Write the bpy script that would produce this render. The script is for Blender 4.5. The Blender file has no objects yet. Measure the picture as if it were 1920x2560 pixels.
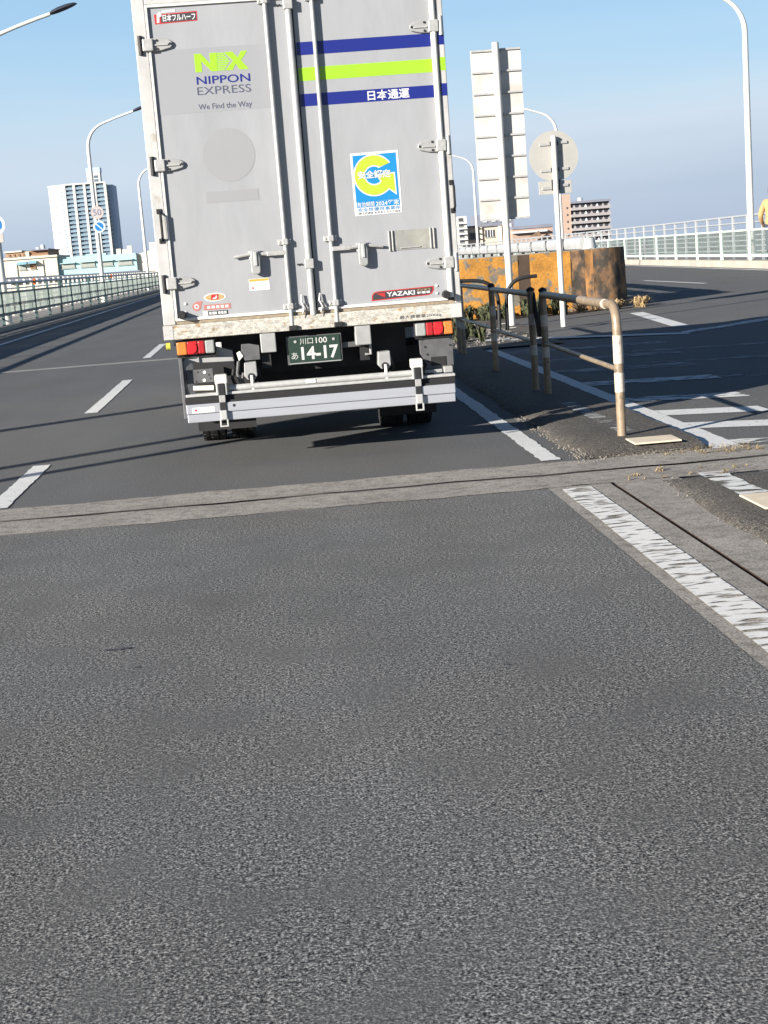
import bpy, bmesh, math, random
from mathutils import Vector, Matrix
R = math.radians
random.seed(7)
S = bpy.context.scene
C = S.collection

# ------------------------------------------------------------------ camera
W_PX, F_PX, CAM_H = 1920.0, 3620.0, 1.64
PITCH, ROLL, YAW = 9.994, 4.4, 3.390            # degrees: down, clockwise, to the right of the lane
cam_d = bpy.data.cameras.new('camera')
cam = bpy.data.objects.new('camera', cam_d); C.objects.link(cam)
cam_d.sensor_fit = 'HORIZONTAL'; cam_d.sensor_width = 36.0
cam_d.lens = 36.0 * F_PX / W_PX
cam_d.clip_start = 0.1; cam_d.clip_end = 9000
yw, pt, rl = R(YAW), R(PITCH), R(ROLL)
fwd = Vector((math.sin(yw) * math.cos(pt), math.cos(yw) * math.cos(pt), -math.sin(pt)))
right0 = Vector((math.cos(yw), -math.sin(yw), 0))
up0 = right0.cross(fwd)
rt = right0 * math.cos(rl) - up0 * math.sin(rl)
up = up0 * math.cos(rl) + right0 * math.sin(rl)
m = Matrix((rt, up, -fwd)).transposed().to_4x4()
m.translation = Vector((0, 0, CAM_H))
cam.matrix_world = m
S.camera = cam

# ------------------------------------------------------------------ sky, sun, exposure
SUN_EL = 17.5
SUN_DIR = Vector((0.80 * math.cos(R(SUN_EL)), 0.60 * math.cos(R(SUN_EL)), -math.sin(R(SUN_EL))))
world = bpy.data.worlds.new('World'); S.world = world; world.use_nodes = True
nt = world.node_tree; nt.nodes.clear()
out = nt.nodes.new('ShaderNodeOutputWorld'); bg = nt.nodes.new('ShaderNodeBackground')
sky = nt.nodes.new('ShaderNodeTexSky'); sky.sky_type = 'NISHITA'; sky.sun_disc = False
sky.sun_elevation = R(SUN_EL)
sky.sun_rotation = math.atan2(-SUN_DIR.x, -SUN_DIR.y)
sky.altitude = 20; sky.air_density = 1.0; sky.dust_density = 0.6; sky.ozone_density = 2.5
SKY_STRENGTH = 0.05
bg.inputs['Strength'].default_value = SKY_STRENGTH
# winter haze low over the town: the sky pales and greys towards the horizon, the same all round
tc = nt.nodes.new('ShaderNodeTexCoord'); sep = nt.nodes.new('ShaderNodeSeparateXYZ')
ramp = nt.nodes.new('ShaderNodeValToRGB'); mix = nt.nodes.new('ShaderNodeMix'); mix.data_type = 'RGBA'; mix.blend_type = 'MIX'
nz = nt.nodes.new('ShaderNodeTexNoise'); mp = nt.nodes.new('ShaderNodeMapping')
addn = nt.nodes.new('ShaderNodeMath'); addn.operation = 'MULTIPLY_ADD'
mp.inputs['Scale'].default_value = (1.3, 1.3, 13.0); mp.inputs['Location'].default_value = (.4, .1, .3); nz.inputs['Scale'].default_value = 1.6; nz.inputs['Detail'].default_value = 4
addn.inputs[1].default_value = 0.085; 
hz = nt.nodes.new('ShaderNodeValToRGB')
L = nt.links.new
L(tc.outputs['Generated'], sep.inputs[0]); L(tc.outputs['Generated'], mp.inputs[0]); L(mp.outputs[0], nz.inputs['Vector'])
L(nz.outputs['Fac'], addn.inputs[0]); L(sep.outputs['Z'], addn.inputs[2])
L(addn.outputs[0], ramp.inputs[0]); L(addn.outputs[0], hz.inputs[0])
e = hz.color_ramp.elements                       # radiance of the haze layer (before the strength)
e[0].position = 0.02; e[0].color = (3.3, 4.05, 5.4, 1)
e[1].position = 0.75; e[1].color = (.18, .55, 1.5, 1)
for ps, cl in ((.06, (3.75, 4.55, 5.9)), (.115, (5.05, 5.85, 6.95)), (.145, (4.6, 5.9, 7.1)), (.18, (3.6, 5.5, 7.3)), (.23, (2.9, 4.85, 7.0)), (.34, (1.1, 2.3, 4.3)), (.50, (.42, 1.1, 2.5))):
    x = e.new(ps); x.color = cl + (1,)
r_ = ramp.color_ramp.elements
r_[0].position = 0.0; r_[0].color = (.92,) * 3 + (1,)
r_[1].position = 0.6; r_[1].color = (.80,) * 3 + (1,)
L(ramp.outputs[0], mix.inputs['Factor']); L(sky.outputs[0], mix.inputs['A']); L(hz.outputs[0], mix.inputs['B'])
L(mix.outputs['Result'], bg.inputs['Color']); L(bg.outputs[0], out.inputs[0])
sd = bpy.data.lights.new('sun', 'SUN'); sd.energy = 5.0; sd.angle = R(0.5); sd.color = (1.0, 0.94, 0.86)
sun = bpy.data.objects.new('sun', sd); C.objects.link(sun)
sun.rotation_euler = SUN_DIR.to_track_quat('-Z', 'Y').to_euler()
vs = S.view_settings; vs.view_transform = 'Standard'; vs.look = 'None'; vs.gamma = 1; vs.use_curve_mapping = False
vs.exposure = 1.36
S.cycles.use_denoising = True
S.cycles.transparent_max_bounces = 24

# ------------------------------------------------------------------ materials
MATS = {}
def mat(name, col, rough=.6, metal=0., var=.08, vscale=6., bump=0., bscale=60., col2=None, thr=.5, soft=.08, cscale=8., alpha=None, spec=.5, stretch=(1, 1, 1), fine=0., fscale=90.):
    """Procedural principled material: colour breaks up with noise; col2 = second colour in patches."""
    if name in MATS: return MATS[name]
    mt = bpy.data.materials.new(name); mt.use_nodes = True; MATS[name] = mt
    t = mt.node_tree; n = t.nodes; l = t.links.new
    p = n['Principled BSDF']
    p.inputs['Roughness'].default_value = rough; p.inputs['Metallic'].default_value = metal
    p.inputs['Specular IOR Level'].default_value = spec
    g = n.new('ShaderNodeNewGeometry'); mpn = n.new('ShaderNodeMapping'); l(g.outputs['Position'], mpn.inputs[0])
    mpn.inputs['Scale'].default_value = stretch
    vec = mpn.outputs[0]
    def noise(sc, det=5.):
        q = n.new('ShaderNodeTexNoise'); q.inputs['Scale'].default_value = sc; q.inputs['Detail'].default_value = det
        l(vec, q.inputs['Vector']); return q.outputs['Fac']
    def mixc(a, b, f, mode='MIX'):
        q = n.new('ShaderNodeMix'); q.data_type = 'RGBA'; q.blend_type = mode
        for s_, v in (('A', a), ('B', b), ('Factor', f)):
            if isinstance(v, (tuple, list)): q.inputs[s_].default_value = tuple(v) + (1,)
            elif isinstance(v, (int, float)): q.inputs[s_].default_value = v
            else: l(v, q.inputs[s_])
        return q.outputs['Result']
    def rng(v, a, b, c=0., d=1.):
        q = n.new('ShaderNodeMapRange'); q.inputs[1].default_value = a; q.inputs[2].default_value = b; q.inputs[3].default_value = c; q.inputs[4].default_value = d
        l(v, q.inputs[0]); return q.outputs[0]
    col_o = tuple(col)
    if col2 is not None:
        col_o = mixc(col_o, tuple(col2), rng(noise(cscale, 7.), thr - soft, thr + soft))
    if var > 0:
        v = rng(noise(vscale), .3, .7, 1 - var, 1 + var)
        col_o = mixc(col_o, v, 1.0, 'MULTIPLY')
    if fine > 0:
        v = rng(noise(fscale, 2.), .3, .7, 1 - fine, 1 + fine)
        col_o = mixc(col_o, v, 1.0, 'MULTIPLY')
    if isinstance(col_o, tuple): p.inputs['Base Color'].default_value = col_o + (1,)
    else: l(col_o, p.inputs['Base Color'])
    if bump > 0:
        b = n.new('ShaderNodeBump'); b.inputs['Strength'].default_value = bump; b.inputs['Distance'].default_value = .01
        l(noise(bscale, 4.), b.inputs['Height']); l(b.outputs[0], p.inputs['Normal'])
    if alpha is not None:
        # worn paint: alpha = (threshold, softness, scale) -> transparent where worn
        th, sf, sc = alpha
        l(rng(noise(sc, 6.), th - sf, th + sf), p.inputs['Alpha'])
    return mt

def asphalt(name, base, light, dark, gscale, bump, patch):
    mt = bpy.data.materials.new(name); mt.use_nodes = True; MATS[name] = mt
    t = mt.node_tree; n = t.nodes; l = t.links.new; p = n['Principled BSDF']
    p.inputs['Roughness'].default_value = .85; p.inputs['Specular IOR Level'].default_value = .25
    g = n.new('ShaderNodeNewGeometry'); pos = g.outputs['Position']
    def tex(kind, sc, det=3., vec=pos):
        q = n.new(kind); q.inputs['Scale'].default_value = sc
        if 'Detail' in q.inputs: q.inputs['Detail'].default_value = det
        l(vec, q.inputs['Vector']); return q
    def rng(v, a, b, c=0., d=1.):
        q = n.new('ShaderNodeMapRange'); q.inputs[1].default_value = a; q.inputs[2].default_value = b; q.inputs[3].default_value = c; q.inputs[4].default_value = d
        l(v, q.inputs[0]); return q.outputs[0]
    def mixc(a, b, f, mode='MIX'):
        q = n.new('ShaderNodeMix'); q.data_type = 'RGBA'; q.blend_type = mode
        for s_, v in (('A', a), ('B', b), ('Factor', f)):
            if isinstance(v, (tuple, list)): q.inputs[s_].default_value = tuple(v) + (1,)
            elif isinstance(v, (int, float)): q.inputs[s_].default_value = v
            else: l(v, q.inputs[s_])
        return q.outputs['Result']
    # packed stones: two sizes of grain, pale faces and dark pores
    n1 = tex('ShaderNodeTexNoise', gscale, 2.5); n2 = tex('ShaderNodeTexNoise', gscale * .42, 2.)
    sm = n.new('ShaderNodeMath'); sm.operation = 'MULTIPLY_ADD'; l(n2.outputs['Fac'], sm.inputs[0]); sm.inputs[1].default_value = .45; l(n1.outputs['Fac'], sm.inputs[2])
    g1 = sm.outputs[0]                                             # mean about .725
    c = mixc(base, light, rng(g1, .74, .90))
    c = mixc(c, dark, rng(g1, .70, .57))
    vor = tex('ShaderNodeTexVoronoi', gscale * .30)                # the odd larger stone, pale or dark
    stone = n.new('ShaderNodeSeparateColor'); l(vor.outputs['Color'], stone.inputs[0])
    near_c = rng(vor.outputs['Distance'], .42, .22)
    pick = n.new('ShaderNodeMath'); pick.operation = 'MULTIPLY'; l(near_c, pick.inputs[0]); l(rng(stone.outputs[0], .93, .97), pick.inputs[1])
    c = mixc(c, light, pick.outputs[0])
    pick = n.new('ShaderNodeMath'); pick.operation = 'MULTIPLY'; l(near_c, pick.inputs[0]); l(rng(stone.outputs[1], .93, .97), pick.inputs[1])
    c = mixc(c, dark, pick.outputs[0])
    vb = tex('ShaderNodeTexVoronoi', gscale * .62); sb = n.new('ShaderNodeSeparateColor'); l(vb.outputs['Color'], sb.inputs[0])
    pk = n.new('ShaderNodeMath'); pk.operation = 'MULTIPLY'; l(rng(vb.outputs['Distance'], .48, .25), pk.inputs[0]); l(rng(sb.outputs[2], .86, .95), pk.inputs[1])
    c = mixc(c, light, pk.outputs[0])                              # scattered bright chips
    pk = n.new('ShaderNodeMath'); pk.operation = 'MULTIPLY'; l(rng(vb.outputs['Distance'], .48, .25), pk.inputs[0]); l(rng(sb.outputs[0], .86, .95), pk.inputs[1])
    c = mixc(c, dark, pk.outputs[0])
    pn = tex('ShaderNodeTexNoise', 2.6, 4.)                        # smoother, filled patches between the open ones
    c = mixc(c, base, rng(pn.outputs['Fac'], .46, .68, 0., .62))
    mpn = n.new('ShaderNodeMapping'); mpn.inputs['Scale'].default_value = (1.1, .35, 1); l(pos, mpn.inputs[0])
    big = tex('ShaderNodeTexNoise', .9, 5., mpn.outputs[0])
    c = mixc(c, rng(big.outputs['Fac'], .3, .7, 1 - patch, 1 + patch), 1., 'MULTIPLY')
    tint = tex('ShaderNodeTexNoise', .45, 2.)
    c = mixc(c, mixc((1.02, 1.0, .965), (.985, 1.0, 1.02), rng(tint.outputs['Fac'], .35, .65)), 1., 'MULTIPLY')
    l(c, p.inputs['Base Color'])
    if bump:
        b = n.new('ShaderNodeBump'); b.inputs['Strength'].default_value = bump; b.inputs['Distance'].default_value = .006
        l(g1, b.inputs['Height']); l(b.outputs[0], p.inputs['Normal'])
    return mt

ASPH_NEAR = asphalt('asphalt_coarse', (.094, .094, .092), (.33, .325, .31), (.010, .0105, .0125), 125., .42, .12)
ASPH_FAR = asphalt('asphalt_smooth', (.090, .0905, .090), (.175, .173, .168), (.030, .030, .032), 150., .18, .09)
ASPH_MED = asphalt('asphalt_median', (.072, .066, .058), (.20, .182, .155), (.018, .0165, .0155), 110., .4, .16)
CONC = mat('joint_concrete', (.225, .207, .182), .9, 0, .16, 2.5, .35, 70., col2=(.13, .118, .10), thr=.60, soft=.12, cscale=11., fine=.38, fscale=75.)
CONC2 = mat('kerb_concrete', (.34, .31, .26), .9, 0, .12, 1.2, .25, 40.)
GROUT = mat('joint_rubber', (.035, .03, .028), .9, 0, .3, 8., .5, 40.)
RUSTGAP = mat('rusty_channel', (.12, .075, .05), .85, .2, .35, 30., .5, 60.)
PAINT = mat('road_paint', (.53, .53, .515), .7, 0, .07, 9., .15, 80., alpha=(.335, .02, 38.))
PAINT_W = mat('road_paint_worn', (.60, .59, .56), .75, 0, .07, 9., .15, 80., alpha=(.445, .045, 4.0), stretch=(1.4, 4.6, 1))
PAINT_C = mat('road_paint_cross', (.52, .52, .50), .75, 0, .1, 9., .15, 80., alpha=(.45, .05, 5.), stretch=(.8, 2., 1))
PAINT_F = mat('road_paint_faint', (.40, .41, .41), .75, 0, .1, 9., .15, 80., alpha=(.55, .1, 5.), stretch=(.5, 3., 1))
LIFTPAD = mat('median_base_plate', (.55, .47, .35), .8, 0, .08, 12.)

DOOR = mat('door_silver_paint', (.258, .263, .273), .36, 0., .065, 2.2, .06, 1.6, stretch=(1.6, 1, .45), fine=.025, fscale=14.)
DOOR_P = mat('door_silver_film', (.236, .240, .252), .40, 0., .02, 2.)
GHOST = mat('door_faded_mark', (.229, .233, .240), .45, 0., .02, 2.)
WHITE = mat('box_white_paint', (.37, .365, .352), .5, 0., .12, 5., .04, 40., col2=(.27, .245, .21), thr=.68, soft=.06, cscale=9.)
SEAL = mat('white_rubber_seal', (.62, .60, .55), .5, 0., .08, 14.)
STEEL = mat('galvanised_bar', (.40, .40, .385), .42, .25, .10, 20.)
STEEL2 = mat('zinc_fitting', (.37, .365, .35), .45, .3, .12, 30.)
RUST = mat('rusty_sill', (.36, .345, .305), .7, 0., .28, 30., .5, 45., col2=(.25, .17, .09), thr=.625, soft=.05, cscale=21., fine=.25, fscale=90., stretch=(.7, 1, 1.3))
DARKST = mat('dark_steel', (.014, .014, .015), .6, .2, .25, 9.)
BLACK = mat('black_rubber', (.006, .006, .0065), .7, 0., .2, 20.)
TYRE = mat('tyre_rubber', (.012, .012, .0125), .85, 0., .2, 20., .3, 60.)
GREYBOX = mat('grey_painted_steel', (.27, .27, .265), .5, .1, .10, 12.)
GREYPL = mat('grey_bracket', (.085, .085, .088), .55, .2, .2, 12.)
ALU = mat('liftgate_aluminium', (.36, .37, .40), .38, .35, .05, 7., .02, 60., stretch=(.4, 1, 4))
AMBER = mat('amber_lens', (.50, .16, .035), .25, 0., .08, 40.)
RED = mat('red_lens', (.50, .018, .022), .2, 0., .08, 60.)
REDD = mat('dark_red_lens', (.30, .015, .018), .25, 0., .1, 60.)
CLEAR = mat('clear_lens', (.26, .27, .26), .2, 0., .15, 60.)
NAVY = mat('navy_film', (.006, .013, .145), .4, 0, .03, 3.)
LIME = mat('lime_film', (.235, .46, .018), .4, 0, .03, 3.)
LETTER = mat('grey_blue_letter', (.055, .062, .10), .5, 0, .03, 3.)
INK = mat('dark_ink', (.03, .03, .034), .5, 0, .05, 3.)
WPRINT = mat('white_print', (.50, .50, .50), .5, 0, .02, 3.)
CYAN = mat('sticker_blue', (.005, .17, .40), .45, 0, .03, 3.)
YGREEN = mat('sticker_yellow_green', (.33, .42, .025), .45, 0, .03, 3.)
SRED = mat('sticker_red', (.36, .02, .02), .45, 0, .05, 9.)
SPINK = mat('sticker_faded_red', (.34, .13, .11), .5, 0, .08, 40.)
STAN = mat('sticker_tan', (.36, .25, .11), .5, 0, .15, 60.)
SORANGE = mat('sticker_orange', (.50, .27, .03), .5, 0, .05, 9.)
PLATEG = mat('plate_green', (.013, .030, .021), .45, 0, .05, 9.)
PLATEW = mat('plate_white', (.43, .43, .41), .45, 0, .03, 9.)
GLASS = mat('dark_glass', (.02, .025, .03), .08, 0., .1, 3.)

PIPE = mat('brown_pipe_paint', (.235, .178, .120), .40, .1, .22, 14., .08, 60., col2=(.10, .075, .055), thr=.66, soft=.04, cscale=26.)
BAND = mat('reflective_band', (.47, .42, .35), .55, 0, .12, 30., col2=(.26, .22, .17), thr=.66, soft=.05, cscale=40.)
GALV = mat('sign_back_aluminium', (.50, .48, .45), .5, .1, .06, 2., 0, 50, col2=(.38, .34, .29), thr=.66, soft=.12, cscale=2.2)
POLEW = mat('white_pole', (.60, .58, .54), .45, .1, .05, 3.)
POLEG = mat('galvanised_pole', (.40, .41, .41), .42, .3, .05, 3.)
SIGNR = mat('round_sign_back', (.36, .35, .32), .5, .15, .06, 3., col2=(.27, .24, .18), thr=.70, soft=.03, cscale=6.)
YBLOCK = mat('yellow_flaking_paint', (.33, .150, .020), .75, 0, .28, 3.0, .7, 14., col2=(.13, .115, .09), thr=.585, soft=.025, cscale=3.6, fine=.2, fscale=22.)
KBLOCK = mat('black_flaking_paint', (.042, .034, .026), .8, 0, .35, 3., .8, 9., col2=(.19, .105, .05), thr=.53, soft=.07, cscale=3.4, fine=.25, fscale=18., stretch=(1.2, 1, .7))
KSTRIPE = mat('dark_brown_stripe', (.048, .030, .018), .8, 0, .2, 3., .4, 9.)
GREYC = mat('bare_concrete', (.20, .19, .165), .9, 0, .2, 3., .5, 12.)
GRAIL = mat('guard_rail_galvanised', (.40, .405, .40), .45, .2, .10, 3., 0, 9)
TEAL = mat('teal_fence_paint', (.045, .085, .085), .5, 0, .12, 3.)
MINT = mat('mint_fence_paint', (.47, .56, .50), .5, 0, .08, 3.)
ORANGE = mat('orange_reflector', (.52, .12, .02), .35, 0, .05, 20.)
BLUES = mat('sign_blue', (.01, .14, .38), .4, 0, .04, 3.)
SIGNW = mat('sign_white', (.50, .52, .54), .45, 0, .04, 3.)
SIGNF = mat('sign_faded', (.36, .33, .31), .5, 0, .05, 3.)
DIRT = mat('sidewalk_concrete', (.30, .285, .255), .9, 0, .12, .8, .2, 10.)
LAND = mat('town_ground', (.15, .145, .13), .95, 0, .25, .02)

def panel_mat(nm, col, a0, a1):
    mt = bpy.data.materials.new(nm); mt.use_nodes = True
    t = mt.node_tree; n = t.nodes; l = t.links.new; p = n['Principled BSDF']
    p.inputs['Base Color'].default_value = col + (1,); p.inputs['Roughness'].default_value = .35
    g = n.new('ShaderNodeNewGeometry'); q = n.new('ShaderNodeTexNoise'); q.inputs['Scale'].default_value = 1.2; l(g.outputs['Position'], q.inputs['Vector'])
    r = n.new('ShaderNodeMapRange'); r.inputs[1].default_value = .35; r.inputs[2].default_value = .65; r.inputs[3].default_value = a0; r.inputs[4].default_value = a1
    l(q.outputs['Fac'], r.inputs[0])
    # thin tinted plastic: some light straight through, some scattered through from the sunny side
    tl = n.new('ShaderNodeBsdfTranslucent'); tl.inputs['Color'].default_value = tuple(c * 1.55 for c in col) + (1,)
    mx = n.new('ShaderNodeMixShader'); mx.inputs[0].default_value = .6; l(p.outputs[0], mx.inputs[1]); l(tl.outputs[0], mx.inputs[2])
    tr = n.new('ShaderNodeBsdfTransparent'); m2 = n.new('ShaderNodeMixShader'); l(r.outputs[0], m2.inputs[0]); l(tr.outputs[0], m2.inputs[1]); l(mx.outputs[0], m2.inputs[2])
    l(m2.outputs[0], n['Material Output'].inputs['Surface']); return mt
PANEL_L = panel_mat('pale_green_panel', (.26, .295, .272), .60, .86); PANEL_R = panel_mat('clear_green_panel', (.30, .36, .33), .22, .42)

# ------------------------------------------------------------------ geometry helpers
class MB:
    def __init__(s): s.v, s.f = [], []
    def add(s, vs, fs):
        o = len(s.v); s.v += [tuple(q) for q in vs]; s.f += [tuple(i + o for i in f) for f in fs]; return s
    def box(s, x0, x1, y0, y1, z0, z1):
        return s.add([(x0, y0, z0), (x1, y0, z0), (x1, y1, z0), (x0, y1, z0), (x0, y0, z1), (x1, y0, z1), (x1, y1, z1), (x0, y1, z1)],
                     [(0, 3, 2, 1), (4, 5, 6, 7), (0, 1, 5, 4), (1, 2, 6, 5), (2, 3, 7, 6), (3, 0, 4, 7)])
    def tube(s, pts, r, seg=10, caps=True):
        pts = [Vector(p) for p in pts]; rr = r if isinstance(r, (list, tuple)) else [r] * len(pts)
        rings = []; n0 = None
        for i, p in enumerate(pts):
            d = (pts[min(i + 1, len(pts) - 1)] - pts[max(i - 1, 0)]).normalized()
            if n0 is None: n0 = d.orthogonal().normalized()
            else: n0 = (n0 - d * n0.dot(d)).normalized()
            b = d.cross(n0)
            rings.append([p + (n0 * math.cos(2 * math.pi * k / seg) + b * math.sin(2 * math.pi * k / seg)) * rr[i] for k in range(seg)])
        vs = [q for ring in rings for q in ring]; fs = []
        for i in range(len(rings) - 1):
            for k in range(seg):
                a, b_ = i * seg + k, i * seg + (k + 1) % seg
                fs.append((a, b_, b_ + seg, a + seg))
        if caps: fs += [tuple(range(seg - 1, -1, -1)), tuple((len(rings) - 1) * seg + k for k in range(seg))]
        return s.add(vs, fs)
    def prism(s, poly, d0, d1, axis='y'):
        """poly 2d extruded: axis y -> (x,z) ; z -> (x,y) ; x -> (y,z)"""
        n = len(poly)
        fn = {'y': lambda a, b, d: (a, d, b), 'z': lambda a, b, d: (a, b, d), 'x': lambda a, b, d: (d, a, b)}[axis]
        vs = [fn(a, b, d0) for a, b in poly] + [fn(a, b, d1) for a, b in poly]
        fs = [tuple(range(n)), tuple(range(2 * n - 1, n - 1, -1))] + [(i, i + n, (i + 1) % n + n, (i + 1) % n) for i in range(n)]
        return s.add(vs, fs)
    def quad(s, a, b, c, d): return s.add([a, b, c, d], [(0, 1, 2, 3)])
    def disc(s, cx, y0, y1, cz, r, seg=32, rz=None):
        rz = rz or r
        return s.prism([(cx + r * math.cos(2 * math.pi * k / seg), cz + rz * math.sin(2 * math.pi * k / seg)) for k in range(seg)], y0, y1, 'y')
    def mesh(s, name='m'):
        me = bpy.data.meshes.new(name); me.from_pydata(s.v, [], s.f)
        bm = bmesh.new(); bm.from_mesh(me); bmesh.ops.recalc_face_normals(bm, faces=bm.faces); bm.to_mesh(me); bm.free()
        return me
    def build(s, name, m, parent=None, smooth=False, bev=0., loc=None):
        me = s.mesh(name)
        o = bpy.data.objects.new(name, me); C.objects.link(o)
        me.materials.append(m)
        if smooth:
            for p in me.polygons: p.use_smooth = True
            me.set_sharp_from_angle(angle=R(40))
        if bev:
            b = o.modifiers.new('bevel', 'BEVEL'); b.width = bev; b.segments = 2; b.limit_method = 'ANGLE'; b.angle_limit = R(40)
        if parent is not None: o.parent = parent
        if loc is not None: o.location = loc
        return o
def BX(*a): return MB().box(*a)
def inst(src, parent, loc, name=None, rotz=0., scale=None):
    o = bpy.data.objects.new(name or src.name.split('.')[0], src.data); C.objects.link(o)
    for mo in src.modifiers:
        if mo.type == 'BEVEL':
            b = o.modifiers.new('bevel', 'BEVEL'); b.width = mo.width; b.segments = 2; b.limit_method = 'ANGLE'; b.angle_limit = R(40)
    o.parent = parent; o.location = loc; o.rotation_euler = (0, 0, rotz)
    if scale: o.scale = scale
    return o
def tag(o, label=None, cat=None, group=None, kind=None):
    if label: o['label'] = label
    if cat: o['category'] = cat
    if group: o['group'] = group
    if kind: o['kind'] = kind
    return o
def thing(name, label, cat, loc=(0, 0, 0), rz=0., group=None):
    o = bpy.data.objects.new(name, None); C.objects.link(o); o.location = loc; o.rotation_euler = (0, 0, rz); o.empty_display_size = .2
    return tag(o, label, cat, group)
def struct(name, mb, m, **k): return tag(mb.build(name, m, **k), kind='structure')
def text(name, body, m, parent, x0, x1, z0, z1, y, bold=0., keep=False, shear=0., slant=0.):
    """flat lettering in the local x-z plane facing -y, fitted to a box"""
    cu = bpy.data.curves.new('t', 'FONT'); cu.body = body; cu.size = 1; cu.offset = bold; cu.resolution_u = 3; cu.shear = shear
    to = bpy.data.objects.new('t', cu); C.objects.link(to)
    bpy.context.view_layer.update()
    me = bpy.data.meshes.new_from_object(to.evaluated_get(bpy.context.evaluated_depsgraph_get()))
    bpy.data.objects.remove(to); bpy.data.curves.remove(cu)
    xs = [v.co.x for v in me.vertices]; ys = [v.co.y for v in me.vertices]
    if not xs: return None
    a, b, c, d = min(xs), max(xs), min(ys), max(ys)
    sx = (x1 - x0) / (b - a); sz = (z1 - z0) / (d - c)
    if keep: sx = sz = min(sx, sz)
    for v in me.vertices:
        v.co = (x0 + (v.co.x - a) * sx, y, z0 + (v.co.y - c) * sz)
    me.materials.clear(); me.materials.append(m)
    o = bpy.data.objects.new(name, me); C.objects.link(o); o.parent = parent
    return o
def card(name, m, parent, x0, x1, z0, z1, y, t=.0012, bev=0):
    return BX(x0, x1, y - t, y, z0, z1).build(name, m, parent, bev=bev)
def flat(name, m, parent, poly, y, t=.0008):
    return MB().prism(poly, y - t, y, 'y').build(name, m, parent)

# ------------------------------------------------------------------ ground, bridge deck, joints, markings
struct('ground', MB().quad((-4000, -600, -7), (4000, -600, -7), (4000, 6000, -7), (-4000, 6000, -7)), LAND)
def XL(Y): return -10.3 - .012 * (Y - 57)                 # left roadside fence
RP = [(-20, 14.5), (20, 16.0), (54, 18.3), (83, 20.0), (107, 20.4), (152, 20.2), (200, 17.0), (300, 6.0), (420, -14)]
def XR(Y):
    for (a, xa), (b, xb) in zip(RP, RP[1:]):
        if a <= Y <= b:
            t = (Y - a) / (b - a); return xa + (xb - xa) * t
    return RP[-1][1]
def ZR(X): return .0075 * max(0., X - 4.)                 # slight rise of the right carriageway
def sheet(Ys, x0, x1, zf=lambda x: 0., nx=1):
    mb = MB(); rows = []
    for Y in Ys:
        a = x0(Y) if callable(x0) else x0; b = x1(Y) if callable(x1) else x1
        rows.append([(a + (b - a) * i / nx, Y, zf(a + (b - a) * i / nx)) for i in range(nx + 1)])
    vs = [p for r in rows for p in r]; fs = []
    for j in range(len(rows) - 1):
        for i in range(nx):
            k = j * (nx + 1) + i; fs.append((k, k + 1, k + nx + 2, k + nx + 1))
    return mb.add(vs, fs)
NEAR0 = -8.
J0, J1 = 9.66, 10.76                                      # first expansion joint
CR = 10.22
FARY = [J1, 14, 20, 28, 40, 54, 70, 83, 95, 107, 125, 152, 175, 200, 250, 300, 360, 420]
struct('road', sheet([NEAR0, 0, 4, J0], -12.5, 1.70), ASPH_NEAR)
struct('road_ahead', sheet(FARY, lambda Y: XL(Y) - .9, lambda Y: 2.22), ASPH_FAR)
struct('road_right', sheet(FARY, 3.16, lambda Y: XR(Y) + .4, ZR, 8), ASPH_FAR)
struct('road_right_near', sheet([NEAR0, 0, J0], 3.16, lambda Y: XR(Y) + .4, ZR, 8), ASPH_NEAR)
# concrete bands of the joint with the crooked dark gap between them
rng = random.Random(3)
def crack(x): return CR + .012 * math.sin(x * 2.1) + .016 * math.sin(x * 5.7 + 1) + .008 * math.sin(x * 13.1)
def band(y0f, y1f, x0, x1, n, z0=0.004):
    mb = MB(); vs = []; fs = []
    for i in range(n + 1):
        x = x0 + (x1 - x0) * i / n; vs += [(x, y0f(x), z0 + ZR(x)), (x, y1f(x), z0 + ZR(x))]
    for i in range(n): fs.append((2 * i, 2 * i + 2, 2 * i + 3, 2 * i + 1))
    return mb.add(vs, fs)
jag = lambda x, s: .018 * math.sin(x * 3.3 + s) + .012 * math.sin(x * 9.7 + 2 * s) + .008 * math.sin(x * 23 + s) 
struct('joint_concrete', band(lambda x: J0 - .02 + jag(x, 1), lambda x: crack(x) - .034, -12.5, 15.5, 260), CONC)
struct('joint_concrete', band(lambda x: crack(x) + .038, lambda x: J1 + .03 + jag(x, 4), -12.5, 15.5, 260), CONC)
struct('joint_gap', band(lambda x: CR - .12, lambda x: CR + .12, -12.5, 15.5, 40, -.012), GROUT)
struct('joint_seal', band(lambda x: crack(x) - .004 - .012 * math.sin(x * 1.7), lambda x: crack(x) + .016 + .010 * math.sin(x * 4.1), -12.5, 15.5, 260, .002), mat('joint_seal', (.050, .040, .036), .8, 0, .5, 9.))
struct('second_joint', sheet([28.0, 28.45], lambda Y: XL(Y) - .8, 2.2, lambda x: .004), mat('pale_joint', (.21, .205, .195), .9, 0, .1, 3.))
# concrete edge of the near span, with the rusty channel along the median
struct('edge_concrete', sheet([NEAR0, J0 - .01], 1.70, 2.128, lambda x: .002), CONC)
struct('edge_concrete', sheet([NEAR0, J0 - .01], 2.152, 2.60, lambda x: .003), CONC)
struct('channel', sheet([NEAR0, J0 - .01], 2.11, 2.17, lambda x: -.012), RUSTGAP)
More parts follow.
